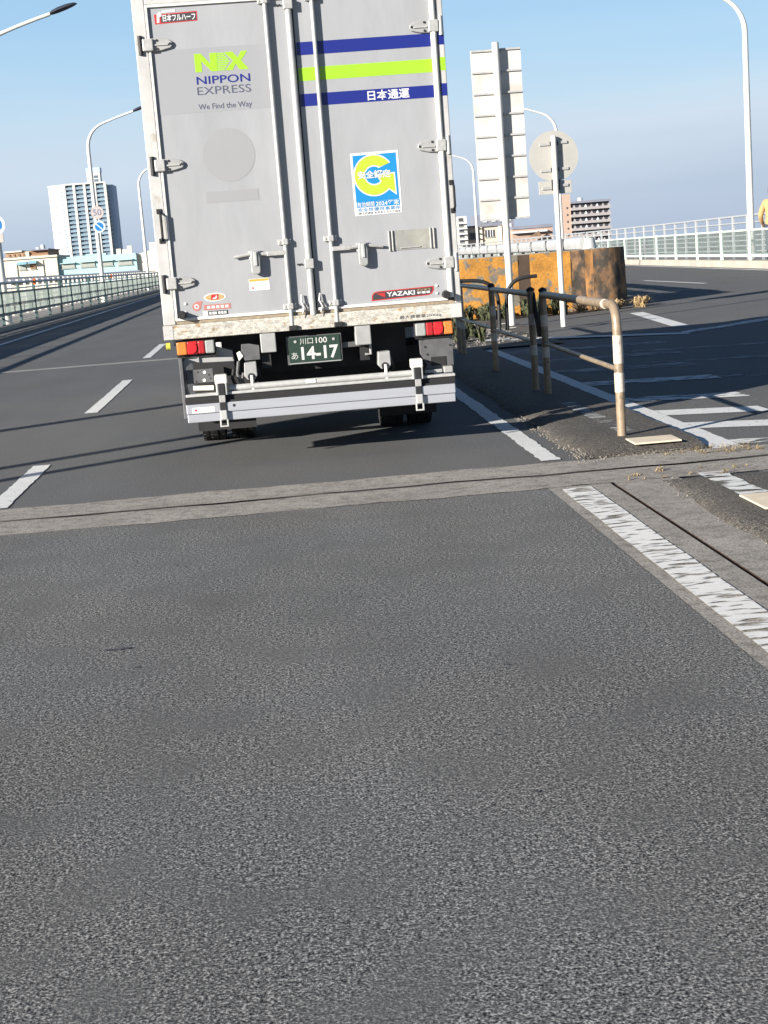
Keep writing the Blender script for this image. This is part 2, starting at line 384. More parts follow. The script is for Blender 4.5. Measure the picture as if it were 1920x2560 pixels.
# raised median of asphalt, both sides of the joint
def hump(y0, y1, x0, x1, hgt, n=60, seed=1):
    prof = [(0, 0), (.03, .35), (.10, .72), (.22, .95), (.4, 1.0), (.75, 1.0), (.93, .97), (1.0, .9), (1.0, -.2)]
    g = random.Random(seed); mb = MB(); vs = []; fs = []; m_ = len(prof)
    for j in range(n + 1):
        Y = y0 + (y1 - y0) * j / n
        endf = min(1., (.25 + (Y - y0) / .35) if Y - y0 < .3 else 1., (.25 + (y1 - Y) / .35) if y1 - Y < .3 else 1.)
        w = .02 * math.sin(Y * 2.3 + seed) + .015 * g.uniform(-1, 1)
        for u, z in prof:
            vs.append((x0 + (x1 - x0) * u + (w if u < .3 else 0), Y, (hgt * z * endf + .004 * g.uniform(-1, 1) if z >= 0 else -.05)))
    for j in range(n):
        for i in range(m_ - 1):
            k = j * m_ + i; fs.append((k, k + 1, k + m_ + 1, k + m_))
    fs.append(tuple(range(m_)))
    return mb.add(vs, fs)
struct('median', hump(J1 + .1, 24.0, 2.20, 3.16, .062, 130, 2), ASPH_MED, smooth=True)
struct('median_near', hump(NEAR0, J0 - .12, 2.44, 3.15, .045, 160, 5), ASPH_MED, smooth=True)
struct('median_floor', sheet([J1, 24.2], 2.2, 3.2, lambda x: -.004), ASPH_MED)
struct('median_wide', sheet([23.6, 30, 36, 60], 2.22, lambda Y: 4.6 + .05 * (Y - 24), lambda x: .03, 4), ASPH_MED)
# painted lines
def line(x0, x1, y0, y1, m, z=.006, n=24, wob=.006, name='lane_line', dx=0.):
    g = random.Random(int(y0 * 100)); mb = MB(); vs = []; fs = []
    for i in range(n + 1):
        t = i / n; Y = y0 + (y1 - y0) * t; o = dx * t
        vs += [(x0 + o + g.uniform(-wob, wob), Y, z + ZR(x0)), (x1 + o + g.uniform(-wob, wob), Y, z + ZR(x1))]
    for i in range(n): fs.append((2 * i, 2 * i + 1, 2 * i + 3, 2 * i + 2))
    return struct(name, mb.add(vs, fs), m)
line(-2.33, -2.17, 10.85, 13.25, PAINT, dx=-.04)
for y0, xc in ((18.1, -2.46), (29.2, -2.76), (39.5, -3.0), (49.5, -3.3), (60, -3.55), (70, -3.8)):
    line(xc - .08, xc + .08, y0, y0 + 5.3, PAINT, dx=-.08)
line(-2.22, -2.06, 3.2, 8.2, PAINT)
line(1.77, 1.975, NEAR0, J0 - .12, PAINT_W, z=.008, n=60, wob=.004, name='edge_line')
line(1.88, 2.035, J1 + .14, 24, PAINT, n=160, wob=.010, name='edge_line')
line(1.88, 2.035, 24, 150, PAINT, n=40, name='edge_line', dx=-2.)
line(2.68, 2.86, NEAR0, J0 - .2, PAINT_C, z=.051, n=160, wob=.01, name='median_line')
line(2.68, 2.82, J1 + .9, 14.4, PAINT_F, z=.068, n=60, wob=.01, name='median_line')
line(3.20, 3.43, J1 + .02, 24.5, PAINT, z=.006, n=120, wob=.006, name='zebra_border')
line(3.20, 3.43, NEAR0, J0 - .1, PAINT_C, z=.006, n=100, wob=.006, name='zebra_border')
def XE(Y): return -8.05 - .02 * (Y - 42)
struct('edge_line', sheet([NEAR0, 9.6], lambda Y: XE(Y), lambda Y: XE(Y) + .16, lambda x: .006), PAINT)
struct('edge_line', sheet([10.8, 20, 40, 60, 90, 130, 200], lambda Y: XE(Y), lambda Y: XE(Y) + .17, lambda x: .006), PAINT)
def stripe(x0, y0, x1, y1, w, m, name='zebra_stripe'):
    return struct(name, MB().quad((x0, y0, .007 + ZR(x0)), (x1, y1, .007 + ZR(x1)), (x1, y1 + w, .007 + ZR(x1)), (x0, y0 + w, .007 + ZR(x0))), m)
for i, y0 in enumerate((12.0, 13.05, 14.35, 16.35, 18.2, 20.2, 22.3)):
    m_ = PAINT if i < 2 else (PAINT_C if i < 4 else PAINT_F)  # stripes inside the lorry's shadow get fainter, dimmer paint for its shade
    stripe(3.43, y0, 4.0 + .16 * (y0 - 11), y0 - .28 - .02 * (y0 - 11), .42 + .01 * (y0 - 11), m_)
stripe(3.43, 10.95, 4.6, 10.5, .25, PAINT_C)
stripe(4.6, 16.2, 5.6, 15.7, .22, PAINT_F); stripe(4.7, 18.6, 6.2, 18.0, .25, PAINT_F); stripe(5.0, 20.6, 6.8, 20.0, .25, PAINT_F)
struct('zebra_border', MB().quad((3.40, 25.6, .036), (6.6, 23.3, .024), (6.6, 23.75, .024), (3.40, 26.1, .036)), PAINT)
struct('zebra_border', MB().quad((6.6, 23.5, .028), (8.6, 25.0, .044), (8.6, 25.5, .044), (6.6, 23.95, .028)), PAINT_C)
struct('zebra_border', MB().quad((6.85, 25.3, .030), (7.15, 25.3, .032), (7.75, 31.0, .036), (7.45, 31.0, .034)), PAINT)
struct('lane_line', MB().quad((12.86, 43.9, .082), (13.02, 43.9, .083), (13.02, 51.4, .083), (12.86, 51.4, .082)), PAINT)
struct('lane_line', MB().quad((13.0, 59, .084), (13.16, 59, .085), (13.3, 66, .086), (13.14, 66, .085)), PAINT)
struct('edge_line', sheet([-8, 20, 54, 83, 107, 152, 200], lambda Y: XR(Y) - .75, lambda Y: XR(Y) - .57, lambda x: ZR(x) + .006), PAINT)
# kerbs and raised footways behind the roadside fences
PY = [-8, 5, 20, 35, 54, 70, 83, 95, 107, 125, 152, 175, 200, 250, 300, 360, 420]
def strip3(x0, x1, z0, z1, Ys=PY):
    mb = MB()
    for a, b in zip(Ys, Ys[1:]):
        mb.add([(x0(a), a, z0), (x1(a), a, z0), (x1(b), b, z0), (x0(b), b, z0), (x0(a), a, z1), (x1(a), a, z1), (x1(b), b, z1), (x0(b), b, z1)],
               [(0, 3, 2, 1), (4, 5, 6, 7), (0, 4, 7, 3), (1, 2, 6, 5)])
    return mb
struct('kerb_left', strip3(lambda Y: XL(Y) - .25, lambda Y: XL(Y) + .18, -.1, .16), CONC2)
struct('kerb_right', strip3(lambda Y: XR(Y) - .2, lambda Y: XR(Y) + .3, -.1, .39), CONC2)
struct('footway_left', strip3(lambda Y: XL(Y) - 3.1, lambda Y: XL(Y) - .25, -1.4, .14), DIRT)
struct('footway_right', strip3(lambda Y: XR(Y) + .3, lambda Y: XR(Y) + 3.2, -1.4, .03), DIRT)
struct('shoulder_edge', strip3(lambda Y: XL(Y) - .95, lambda Y: XL(Y) - .3, -.4, -.05), GREYC)

# ------------------------------------------------------------------ the lorry (local frame: x right, y forward from the rear face, z up)
T = thing('box_truck', 'silver grey box lorry seen from behind with NX logo and striped rear doors', 'truck', (.255, 12.28, 0))
body = BX(-1.243, 1.243, .062, 6.65, 1.10, 3.80).build('cargo_box', WHITE, T, bev=.02)
# rear frame
BX(-1.245, -1.142, -.012, .06, 1.206, 3.82).build('rear_post', WHITE, T, bev=.008)
BX(1.206, 1.262, -.012, .06, 1.206, 3.82).build('rear_post', WHITE, T, bev=.008)
BX(-1.141, 1.205, -.012, .06, 3.768, 3.82).build('header_rail', WHITE, T, bev=.006)
sill = BX(-1.252, 1.256, -.035, .06, 1.084, 1.205).build('rear_sill', RUST, T, bev=.006)
text('lettering', '最大積載量2000kg', INK, sill, .727, 1.081, 1.104, 1.136, -.0368)
for x0, x1 in ((-1.25, -1.17), (1.165, 1.255)):
    BX(x0, x1, -.038, -.0355, 1.088, 1.202).build('corner_plate', WHITE, sill)
BX(-1.14, 1.204, -.004, .05, 1.207, 1.232).build('threshold', mat('threshold_gap_shade', (.25, .20, .14), .6, .2, .2, 30.), T)  # tan colour stands for the shadow in the gap above the sill
# doors
dl = BX(-1.120, .026, .006, .058, 1.234, 3.766).build('left_door', DOOR, T)
dr = BX(.046, 1.150, .006, .058, 1.234, 3.766).build('right_door', DOOR, T)
BX(.028, .044, .012, .05, 1.234, 3.766).build('door_gap', BLACK, T)
def seal(p, x0, x1, z0, z1): BX(x0, x1, -.016, .03, z0, z1).build('door_seal', SEAL, p, bev=.005)
seal(dl, -1.140, -1.121, 1.234, 3.766); seal(dl, -1.120, .027, 1.234, 1.258); seal(dl, -1.120, .027, 3.745, 3.767)
seal(dr, .045, 1.150, 1.234, 1.258); seal(dr, .045, 1.150, 3.745, 3.767)
MB().tube([(1.176, -.012, 1.258), (1.176, -.012, 3.75)], .026, 12).build('door_seal', SEAL, dr, smooth=True)
# centre cover strip and its brackets
MB().tube([(.008, -.018, 1.20), (.008, -.018, 3.80)], .027, 12).build('centre_strip', STEEL, T, smooth=True)
for z in (1.625, 3.70):
    b = BX(-.03, .046, -.052, -.004, z - .04, z + .04).build('strip_clamp', STEEL2, T, bev=.006)
    for k in (-.085, -.06): MB().disc(k, -.006, .006, z, .009, 8).build('bolt', DARKST, b)
# locking bars, with clamps
for x in (-.178, .203):
    bar = MB().tube([(x, -.026, 1.10), (x, -.026, 3.83)], .0175, 12).build('locking_bar', STEEL, T, smooth=True)
    for z in (1.287, 1.818, 2.9, 3.74):
        if z == 2.9: continue
        BX(x - .058, x + .050, -.018, .006, z - .022, z + .022).build('bar_clamp', STEEL2, bar, bev=.005)
        BX(x - .024, x + .026, -.050, -.018, z - .026, z + .026).build('bar_clamp', STEEL2, bar, bev=.008)
        MB().disc(x - .045, -.024, -.018, z, .008, 8).build('bolt', RUST, bar)
    BX(x - .03, x + .045, -.065, -.0365, 1.086, 1.128).build('cam_keeper', DARKST, bar, bev=.008)
    s = -1 if x < 0 else 1
    # lever and its keeper
    lv = MB().box(min(x, x + s * .16), max(x, x + s * .16), -.044, -.016, 1.712, 1.750).build('lever', STEEL2, T, bev=.006)
    MB().tube([(x + s * .13, -.03, 1.728), (x + s * .28, -.028, 1.742), (x + s * .43, -.022, 1.722)], [.016, .015, .013], 8).build('lever_arm', STEEL2, lv, smooth=True)
    hx = x + s * .258
    hb = MB().prism([(hx - .030, 1.765), (hx + .030, 1.765), (hx + .040, 1.70), (hx + .038, 1.585), (hx + .020, 1.572), (hx - .020, 1.572), (hx - .038, 1.585), (hx - .040, 1.70)], -.060, -.020, 'y').build('lever_keeper', GREYBOX, T, bev=.008)
    BX(hx - .012, hx + .016, -.072, -.0595, 1.64, 1.755).build('latch_tongue', STEEL, hb, bev=.005)
    BX(hx - .05, hx + .05, -.021, .007, 1.69, 1.765).build('latch_base', STEEL2, hb, bev=.006)
# hinges
for s in (-1, 1):
    for z in (3.455, 2.505, 1.548):
        h = thing('hinge', None, None); h.parent = T
        xo = -1.215 if s < 0 else 1.25
        X = lambda d: xo - s * d
        poly = [(X(.09), z + .052), (X(.17), z + .050), (X(.235), z + .038), (X(.265), z + .018), (X(.27), z - .006), (X(.255), z - .028), (X(.18), z - .046), (X(.09), z - .052)]
        lf = MB().prism(poly, -.018, .007, 'y').build('hinge', GREYBOX, T, bev=.006)
        bpy.data.objects.remove(h)
        kn = BX(min(X(.03), X(.115)), max(X(.03), X(.115)), -.042, -.004, z - .048, z + .048).build('knuckle', STEEL2, lf, bev=.008)
        MB().tube([(X(.012), -.02, z - .075), (X(.012), -.02, z + .075)], .018, 10).build('hinge_pin', STEEL2 if s > 0 else DARKST, lf, smooth=True)
        BX(min(X(.12), X(.235)), max(X(.12), X(.235)), -.028, -.017, z - .010, z + .004).build('rib', STEEL2, lf, bev=.003)
        for dx, dz in ((.145, .033), (.145, -.033), (.25, .002)):
            MB().disc(X(dx), -.024, -.017, z + dz, .010, 8).build('bolt', DARKST, lf)
for s, z0, z1 in ((-1, 1.90, 2.14), (1, 1.97, 2.20)):
    gx_ = -1.188 if s < 0 else 1.243
    gh = MB().tube([(gx_, -.012, z1), (gx_ + .012, -.055, z1 - .03), (gx_ + .012, -.055, z0 + .03), (gx_, -.012, z0)], .011, 8).build('grab_handle', BLACK, T, smooth=True)
    for z in (z0, z1): BX(gx_ - .022, gx_ + .022, -.022, -.0125, z - .02, z + .02).build('handle_foot', DARKST, gh, bev=.003)
# rubber buffers, rivets, hook chains
for x in (-1.085, 1.135):
    MB().tube([(x, .0, 1.283), (x, -.09, 1.283)], [.036, .030], 14).build('rubber_buffer', BLACK, T, smooth=True)
for x, z in ((-1.05, 1.375), (-1.055, 1.305), (1.06, 1.362), (1.06, 1.30)):
    MB().disc(x, -.004, .007, z, .010, 10).build('rivet', SEAL, T)
for x in (-.075, .078):
    c_ = MB().tube([(x, -.015, 1.375), (x - .012, -.03, 1.32), (x + .012, -.035, 1.27), (x - .004, -.03, 1.22)], .009, 8).build('chain_hook', STEEL2, T, smooth=True)
    MB().tube([(x + .012, -.03, 1.30), (x + .028, -.036, 1.26), (x + .014, -.03, 1.18)], .007, 8).build('hook', DARKST, c_, smooth=True)
# prints and stickers on the left door
Yd = .0045
card('film_panel', DOOR_P, dl, -1.112, -.196, 2.905, 3.41, .0055, .0006)
MB().disc(-.574, .0046, .0055, 2.553, .214, 48).build('faded_mark', GHOST, dl)
card('faded_mark', GHOST, dl, -.792, -.360, 2.178, 2.268, .0055, .0009)
x0, x1, z0, z1 = -.783, -.351, 3.222, 3.365
U = lambda u, v: (x0 + (x1 - x0) * u, z0 + (z1 - z0) * v)
flat('logo_letter', LIME, dl, [U(*q) for q in ((0, 0), (0, 1), (.13, 1), (.29, .42), (.29, 1), (.42, 1), (.42, 0), (.30, 0), (.125, .60), (.125, 0))], Yd, .0012)
for i in range(9):
    v0 = i / 9 + .012; v1 = (i + 1) / 9 - .022; vm = (v0 + v1) / 2
    r = .545 + .115 * (1 - abs(vm - .5) * 2)
    flat('logo_bar', LIME, dl, [U(.424, v0), U(r, v0), U(r, v1), U(.424, v1)], Yd, .0012)
flat('logo_letter', LIME, dl, [U(*q) for q in ((.56, 0), (.72, .5), (.56, 1), (.72, 1), (.81, .66), (.88, 1), (1.0, 1), (.875, .5), (1.0, 0), (.83, 0), (.765, .34), (.70, 0))], Yd, .0012)
text('lettering', 'NIPPON', NAVY, dl, -.781, -.345, 3.124, 3.187, Yd - .001, bold=.012)
text('lettering', 'EXPRESS', LETTER, dl, -.783, -.345, 3.041, 3.104, Yd - .001)
text('lettering', 'We Find the Way', LETTER, dl, -.785, -.348, 2.912, 2.970, Yd - .001, bold=.006)
st = flat('maker_sticker', SRED, dl, [(-1.070, 3.615), (-.728, 3.624), (-.728, 3.700), (-1.072, 3.690)], .0055)
flat('sticker_field', INK, st, [(-1.02, 3.625), (-.736, 3.631), (-.736, 3.692), (-1.02, 3.684)], .0045)
text('lettering', '日本フルハーフ', WPRINT, st, -1.005, -.742, 3.632, 3.686, .0035, bold=.03)
flat('sticker_mark', WPRINT, st, [(-1.055, 3.625), (-1.035, 3.625), (-1.030, 3.672), (-1.012, 3.674), (-1.012, 3.70), (-1.03, 3.712), (-1.05, 3.69)], .0040)
flat('sticker_mark', WPRINT, st, [(-1.01, 3.700), (-.90, 3.704), (-.90, 3.722), (-1.005, 3.720)], .0040)
st = card('notice_sticker', WPRINT, dl, -.506, -.336, 1.438, 1.535, .0055)
card('sticker_band', SORANGE, st, -.502, -.340, 1.514, 1.532, .0042, .0006)
card('sticker_mark', SPINK, st, -.488, -.468, 1.452, 1.468, .0042, .0006)
st = MB().disc(-.80, .0035, .0055, 1.410, .093, 32, .036).build('oval_sticker', WPRINT, dl)
MB().disc(-.80, .0025, .0034, 1.410, .080, 28, .027).build('sticker_field', STAN, st)
flat('sticker_mark', SRED, st, [(-.835, 1.388), (-.772, 1.392), (-.768, 1.434), (-.828, 1.432)], .0023)
flat('sticker_mark', WPRINT, st, [(-.822, 1.394), (-.808, 1.412), (-.800, 1.402), (-.786, 1.430), (-.780, 1.408), (-.79, 1.396)], .0013)
st = card('red_sticker', SPINK, dl, -.898, -.674, 1.308, 1.352, .0055)
for i in range(5): card('sticker_mark', WPRINT, st, -.872 + i * .038, -.846 + i * .038, 1.319, 1.341, .0042, .0005)
st = flat('round_sticker', SPINK, dl, [(-.957 + .037 * math.cos(a * math.pi / 12), 1.343 + .037 * math.sin(a * math.pi / 12)) for a in range(6, 25)] + [(-.903, 1.384), (-.957, 1.386)], .0055)
MB().disc(-.958, .0030, .0045, 1.343, .020, 20).build('sticker_mark', WPRINT, st); MB().disc(-.958, .0020, .0029, 1.343, .009, 16).build('sticker_mark', SRED, st)
st = card('dark_sticker', INK, dl, -.866, -.702, 1.262, 1.298, .0055)
for i, w in enumerate((.018, .022, .012, .018, .018, .018)): card('sticker_mark', WPRINT, st, -.858 + i * .025, -.858 + i * .025 + w, 1.269, 1.291, .0042, .0005)
card('sticker_mark', WPRINT, dl, -.911, -.871, 1.262, 1.303, .0055)
# right door prints
for z0, z1, m_ in ((3.300, 3.402, NAVY), (3.096, 3.201, LIME), (2.895, 2.993, NAVY)):
    card('stripe', m_, dr, .050, 1.150, z0, z1, .0055)
    card('stripe', m_, dr, 1.208, 1.2585, z0 + .006, z1 + .006, -.0125)
text('lettering', '日本通運', WPRINT, dr, .600, .947, 2.905, 2.984, .0035, bold=.02)
# safety certification sticker
st = MB().prism([(.422, 1.983), (.818, 1.988), (.818, 2.496), (.418, 2.492)], .0040, .0055, 'y').build('certification_sticker', WPRINT, dr, bev=.0)
flat('sticker_field', CYAN, st, [(.440, 2.095), (.800, 2.099), (.797, 2.477), (.437, 2.472)], .0035)
gx, gz, ro, ri = .604, 2.305, .160, .082
def arc(r, a0, a1, n): return [(gx + r * math.cos(R(a0 + (a1 - a0) * i / n)), gz + r * math.sin(R(a0 + (a1 - a0) * i / n))) for i in range(n + 1)]
def gpoly(o):
    return arc(ro + o, 34, 312, 44) + [(gx + .118, gz - .112 - o), (.772 + o, gz - .150 - o * 2), (.768 + o, gz + .004 + o), (gx + .022 - o, gz - .004 + o), (gx + .060 - o, gz - .050)] + arc(ri - o, 312, 52, 28)
flat('emblem_outline', WPRINT, st, gpoly(.011), .0026)
flat('emblem', YGREEN, st, gpoly(0), .0017)
text('lettering', '安全認定', WPRINT, st, .468, .745, 2.280, 2.345, -.0016, bold=.03)
text('lettering', '有効期間', WPRINT, st, .447, .590, 2.053, 2.094, .0015, bold=.01)
card('sticker_band', CYAN, st, .444, .804, 2.050, 2.096, .0037, .0004)
text('lettering', '2024年末', WPRINT, st, .602, .798, 2.053, 2.096, .0015, bold=.02)
text('lettering', '安全性優良事業所', CYAN, st, .450, .806, 2.016, 2.046, .0020)
text('lettering', '国土交通省 全日本トラック協会', INK, st, .455, .804, 1.994, 2.011, .0020)
# placard holder
ph = card('placard_holder', mat('placard_grey', (.215, .215, .20), .5, .1, .12, 12., col2=(.27, .265, .23), thr=.55, soft=.1, cscale=9.), dr, .695, 1.068, 1.678, 1.842, .0055, .004)
for x in (.690, .718, 1.038, 1.066): BX(x - .006, x + .006, -.012, .003, 1.676, 1.845).build('slide_rail', STEEL2, ph, bev=.003)
BX(.78, .95, -.008, .003, 1.692, 1.700).build('slide_rail', STEEL2, ph, bev=.002)
st = flat('brand_sticker', SRED, dr, [(.506, 1.275), (.985, 1.289), (1.018, 1.300), (1.036, 1.330), (1.036, 1.362), (.560, 1.352), (.528, 1.344), (.510, 1.318)], .0055)
flat('sticker_field', INK, st, [(.518, 1.284), (.982, 1.297), (1.008, 1.306), (1.024, 1.332), (1.024, 1.354), (.562, 1.344), (.534, 1.336), (.520, 1.315)], .0044)
flat('sticker_mark', SRED, st, [(.548, 1.334), (.622, 1.337), (.622, 1.298)], .0033)
text('lettering', 'YAZAKI', WPRINT, st, .635, .875, 1.303, 1.340, .0033, bold=.03)
text('lettering', 'デジタコ', STAN, st, .892, 1.005, 1.328, 1.348, .0033, bold=.02)
text('lettering', '装着車', WPRINT, st, .892, 1.005, 1.305, 1.326, .0033, bold=.03)
# tail lamps
for s, segs in ((-1, ((-1.155, -1.070, AMBER), (-1.069, -.981, RED), (-.980, -.920, REDD), (-.919, -.840, CLEAR))), (1, ((.854, .943, CLEAR), (.944, 1.007, REDD), (1.008, 1.091, RED), (1.092, 1.172, AMBER)))):
    tl = BX(segs[0][0] - .008, segs[-1][1] + .008, .01, .06, .940, 1.070).build('tail_lamp', BLACK, T, bev=.006)
    for a, b, m_ in segs:
        ln = BX(a, b, -.030, .012, .952, 1.060).build('lens', m_, tl, bev=.012)
        if m_ is RED:
            MB().disc((a + b) / 2, -.040, -.029, 1.006, .036, 20, .044).build('lens', RED, tl, smooth=True)
    BX(segs[0][0], segs[-1][1], .02, .05, .926, .940).build('lamp_bracket', DARKST, tl)
MB().tube([(-1.262, .25, 1.02), (-1.225, .25, 1.02)], .032, 14).build('marker_lamp', mat('marker_yellow', (.45, .42, .06), .3, 0, .1, 30.), T, smooth=True)
# under-sill boxes, chassis
for x0, x1 in ((-.455, -.325), (.343, .476)): BX(x0, x1, -.03, .12, .918, 1.079).build('rear_stay', GREYBOX, T, bev=.008)
for x in (-.42, .42): BX(x - .04, x + .04, .12, 8.3, .78, 1.0).build('chassis_rail', DARKST, T)
BX(-.80, .80, .40, .50, .72, 1.06).build('cross_member', DARKST, T)
BX(-1.2, 1.2, .30, 6.5, 1.02, 1.098).build('box_floor', DARKST, T)
BX(-.55, .55, .6, .62, .35, 1.0).build('spare_shield', BLACK, T)
# number plate
np_ = BX(-.226, .213, .050, .056, .806, 1.022).build('number_plate', PLATEG, T, bev=.003)
BX(-.24, .226, .058, .075, .792, 1.03).build('plate_frame', GREYPL, np_)
text('lettering', '川口', PLATEW, np_, -.125, -.015, .958, 1.008, .0485)
text('lettering', '100', PLATEW, np_, .010, .105, .960, 1.008, .0485, bold=.01)
text('lettering', 'あ', PLATEW, np_, -.205, -.150, .838, .895, .0485)
text('lettering', '14-17', PLATEW, np_, -.120, .195, .826, .938, .0485, bold=.03)
for x in (-.165, .160): MB().disc(x, .044, .050, .985, .012, 12).build('plate_bolt', STEEL2, np_)
BX(-.226, .213, .040, .0495, .798, .806).build('plate_lip', GREYBOX, np_)
BX(.22, .42, .10, .14, .90, .945).build('plate_light', GREYPL, T, bev=.005)
MB().tube([(.44, .1, .92), (.47, .1, .92), (.47, .1, .83), (.42, .1, .83)], .012, 8).build('hose_bracket', GREYBOX, T)
# tail lift
LG = BX(-1.115, 1.147, -.105, -.040, .386, .455).build('lift_platform', ALU, T, bev=.006)
BX(-1.119, 1.151, -.110, -.045, .4585, .538).build('platform_lip', ALU, LG, bev=.006)
BX(-1.12, 1.15, -.098, -.05, .5385, .556).build('platform_gap', BLACK, LG)  # black strip, with the next one, paints the dark gap above the lip
BX(-1.125, 1.155, -.07, .06, .556, .597).build('platform_edge', BLACK, LG)
BX(-1.115, 1.160, -.085, .02, .598, .622).build('platform_top', STEEL, LG, bev=.006)
MB().tube([(-.75, -.03, .648), (.80, -.03, .648)], .027, 12).build('torsion_tube', STEEL, LG, smooth=True)
BX(-.10, -.02, -.062, -.04, .636, .668).build('grease_block', SEAL, LG, bev=.004)
card('warning_sticker', SEAL, LG, -1.072, -.884, .466, .512, -.1102, .001)
MB().disc(-1.04, -.1125, -.1112, .490, .010, 12).build('sticker_mark', SRED, LG)
MB().disc(-.72, -.1125, -.110, .508, .012, 12).build('bolt', DARKST, LG)
for x in (-.812, .838):
    lt = BX(x - .050, x + .052, -.10, .02, .690, .768).build('lift_latch', SEAL, T, bev=.010)
    for d in (-.045, .028): BX(x + d, x + d + .018, -.115, -.06, .60, .70).build('latch_cheek', STEEL, lt, bev=.004)
    BX(x - .027, x + .027, -.122, -.108, .45, .70).build('strap', DARKST, lt, bev=.004)
    BX(x - .030, x + .030, -.142, -.120, .395, .475).build('buckle', STEEL, lt, bev=.008)
    for d in (-.036, .022): BX(x + d, x + d + .014, -.138, -.120, .335, .40).build('buckle_arm', STEEL, lt, bev=.003)
    BX(x - .036, x + .036, -.140, -.122, .335, .348).build('buckle_bar', STEEL, lt, bev=.003)
    BX(x - .026, x + .026, -.128, -.113, .540, .60).build('strap_fold', GREYBOX, lt, bev=.004)
for x in (-.557, .575):
    cy = MB().prism([(x - .05, .845), (x + .05, .85), (x + .052, .735), (x + .03, .703), (x - .03, .703), (x - .058, .735)], -.02, .12, 'y').build('lift_arm_box', GREYBOX, T, bev=.006)
    MB().disc(x, -.026, -.018, .728, .030, 16).build('arm_socket', BLACK, cy)
    MB().tube([(x + .005, -.03, .74), (x + .005, -.04, .66), (x + .012, -.04, .60)], .013, 8).build('lift_rod', SEAL, cy, smooth=True)
    MB().tube([(x + .045, .05, .80), (x + .075, .08, .70), (x + .03, .10, .62)], .018, 8).build('hose', BLACK, cy, smooth=True)
# left hand brackets
pl = BX(-1.100, -.872, .0, .02, .705, .822).build('control_cover', GREYPL, T, bev=.006)
for x, z in ((-1.06, .803), (-1.0, .80), (-.91, .77), (-1.02, .72), (-.90, .74)): MB().disc(x, -.003, .001, z, .007, 8).build('bolt', BLACK, pl)
for x, z in ((-.945, .795), (-.953, .728)): MB().disc(x, -.004, .001, z, .014, 10).build('bolt', SEAL, pl)
MB().prism([(-.835, 1.0), (-.70, .955), (-.69, .86), (-.83, .865)], .09, .11, 'y').build('gusset_plate', GREYBOX, T, bev=.005)
MB().prism([(-1.14, .86), (-1.10, .925), (-.70, .90), (-.69, .865), (-1.06, .875), (-1.10, .845), (-1.105, .70), (-1.085, .60), (-1.125, .60), (-1.145, .70)], .05, .07, 'y').build('lamp_carrier', GREYBOX, T, bev=.004)
BX(-.995, -.983, .03, .05, .88, .93).build('lamp_stay', GREYBOX, T)
MB().tube([(-1.05, -.02, .668), (-.88, -.02, .66)], .022, 10).build('side_tube', SEAL, T, smooth=True)
MB().prism([(-.62, 1.0), (-.55, 1.0), (-.47, .98), (-.47, .86), (-.60, .86), (-.625, .93)], .06, .08, 'y').build('chassis_gusset', GREYPL, T, bev=.004)
MB().prism([(-.665, .93), (-.635, .945), (-.61, .90), (-.65, .86)], .05, .07, 'y').build('hook_plate', SEAL, T, bev=.003)
for x, z0, z1 in ((-.70, .64, .80), (-.655, .66, .86), (-.62, .63, .76)): MB().tube([(x, .05, z1), (x - .02, .06, (z0 + z1) / 2), (x + .01, .05, z0)], .014, 8).build('hose', BLACK if x < -.69 else GREYPL, T, smooth=True)
BX(-1.147, -1.118, -.06, .30, .42, .93).build('side_skirt', GREYPL, T, bev=.004)
# right hand bracket with its cut-out
MB().prism([(.882, .935), (1.172, .932), (1.168, .655), (.905, .655), (.94, .70), (.885, .80)], .04, .055, 'y').build('bracket_plate', GREYPL, T, bev=.004)
BX(.975, 1.10, .032, .0395, .69, .765).build('bracket_opening', BLACK, T)
for x, z in ((.93, .855), (1.145, .855), (.945, .79), (.95, .73), (1.15, .68), (.91, .92), (1.15, .915)): MB().disc(x, .034, .0398, z, .009, 8).build('bolt', BLACK, T)
BX(.91, 1.06, -.02, .03, .635, .662).build('step_bar', GREYBOX, T, bev=.004); BX(1.07, 1.15, -.03, .04, .628, .682).build('step_end', GREYBOX, T, bev=.008)
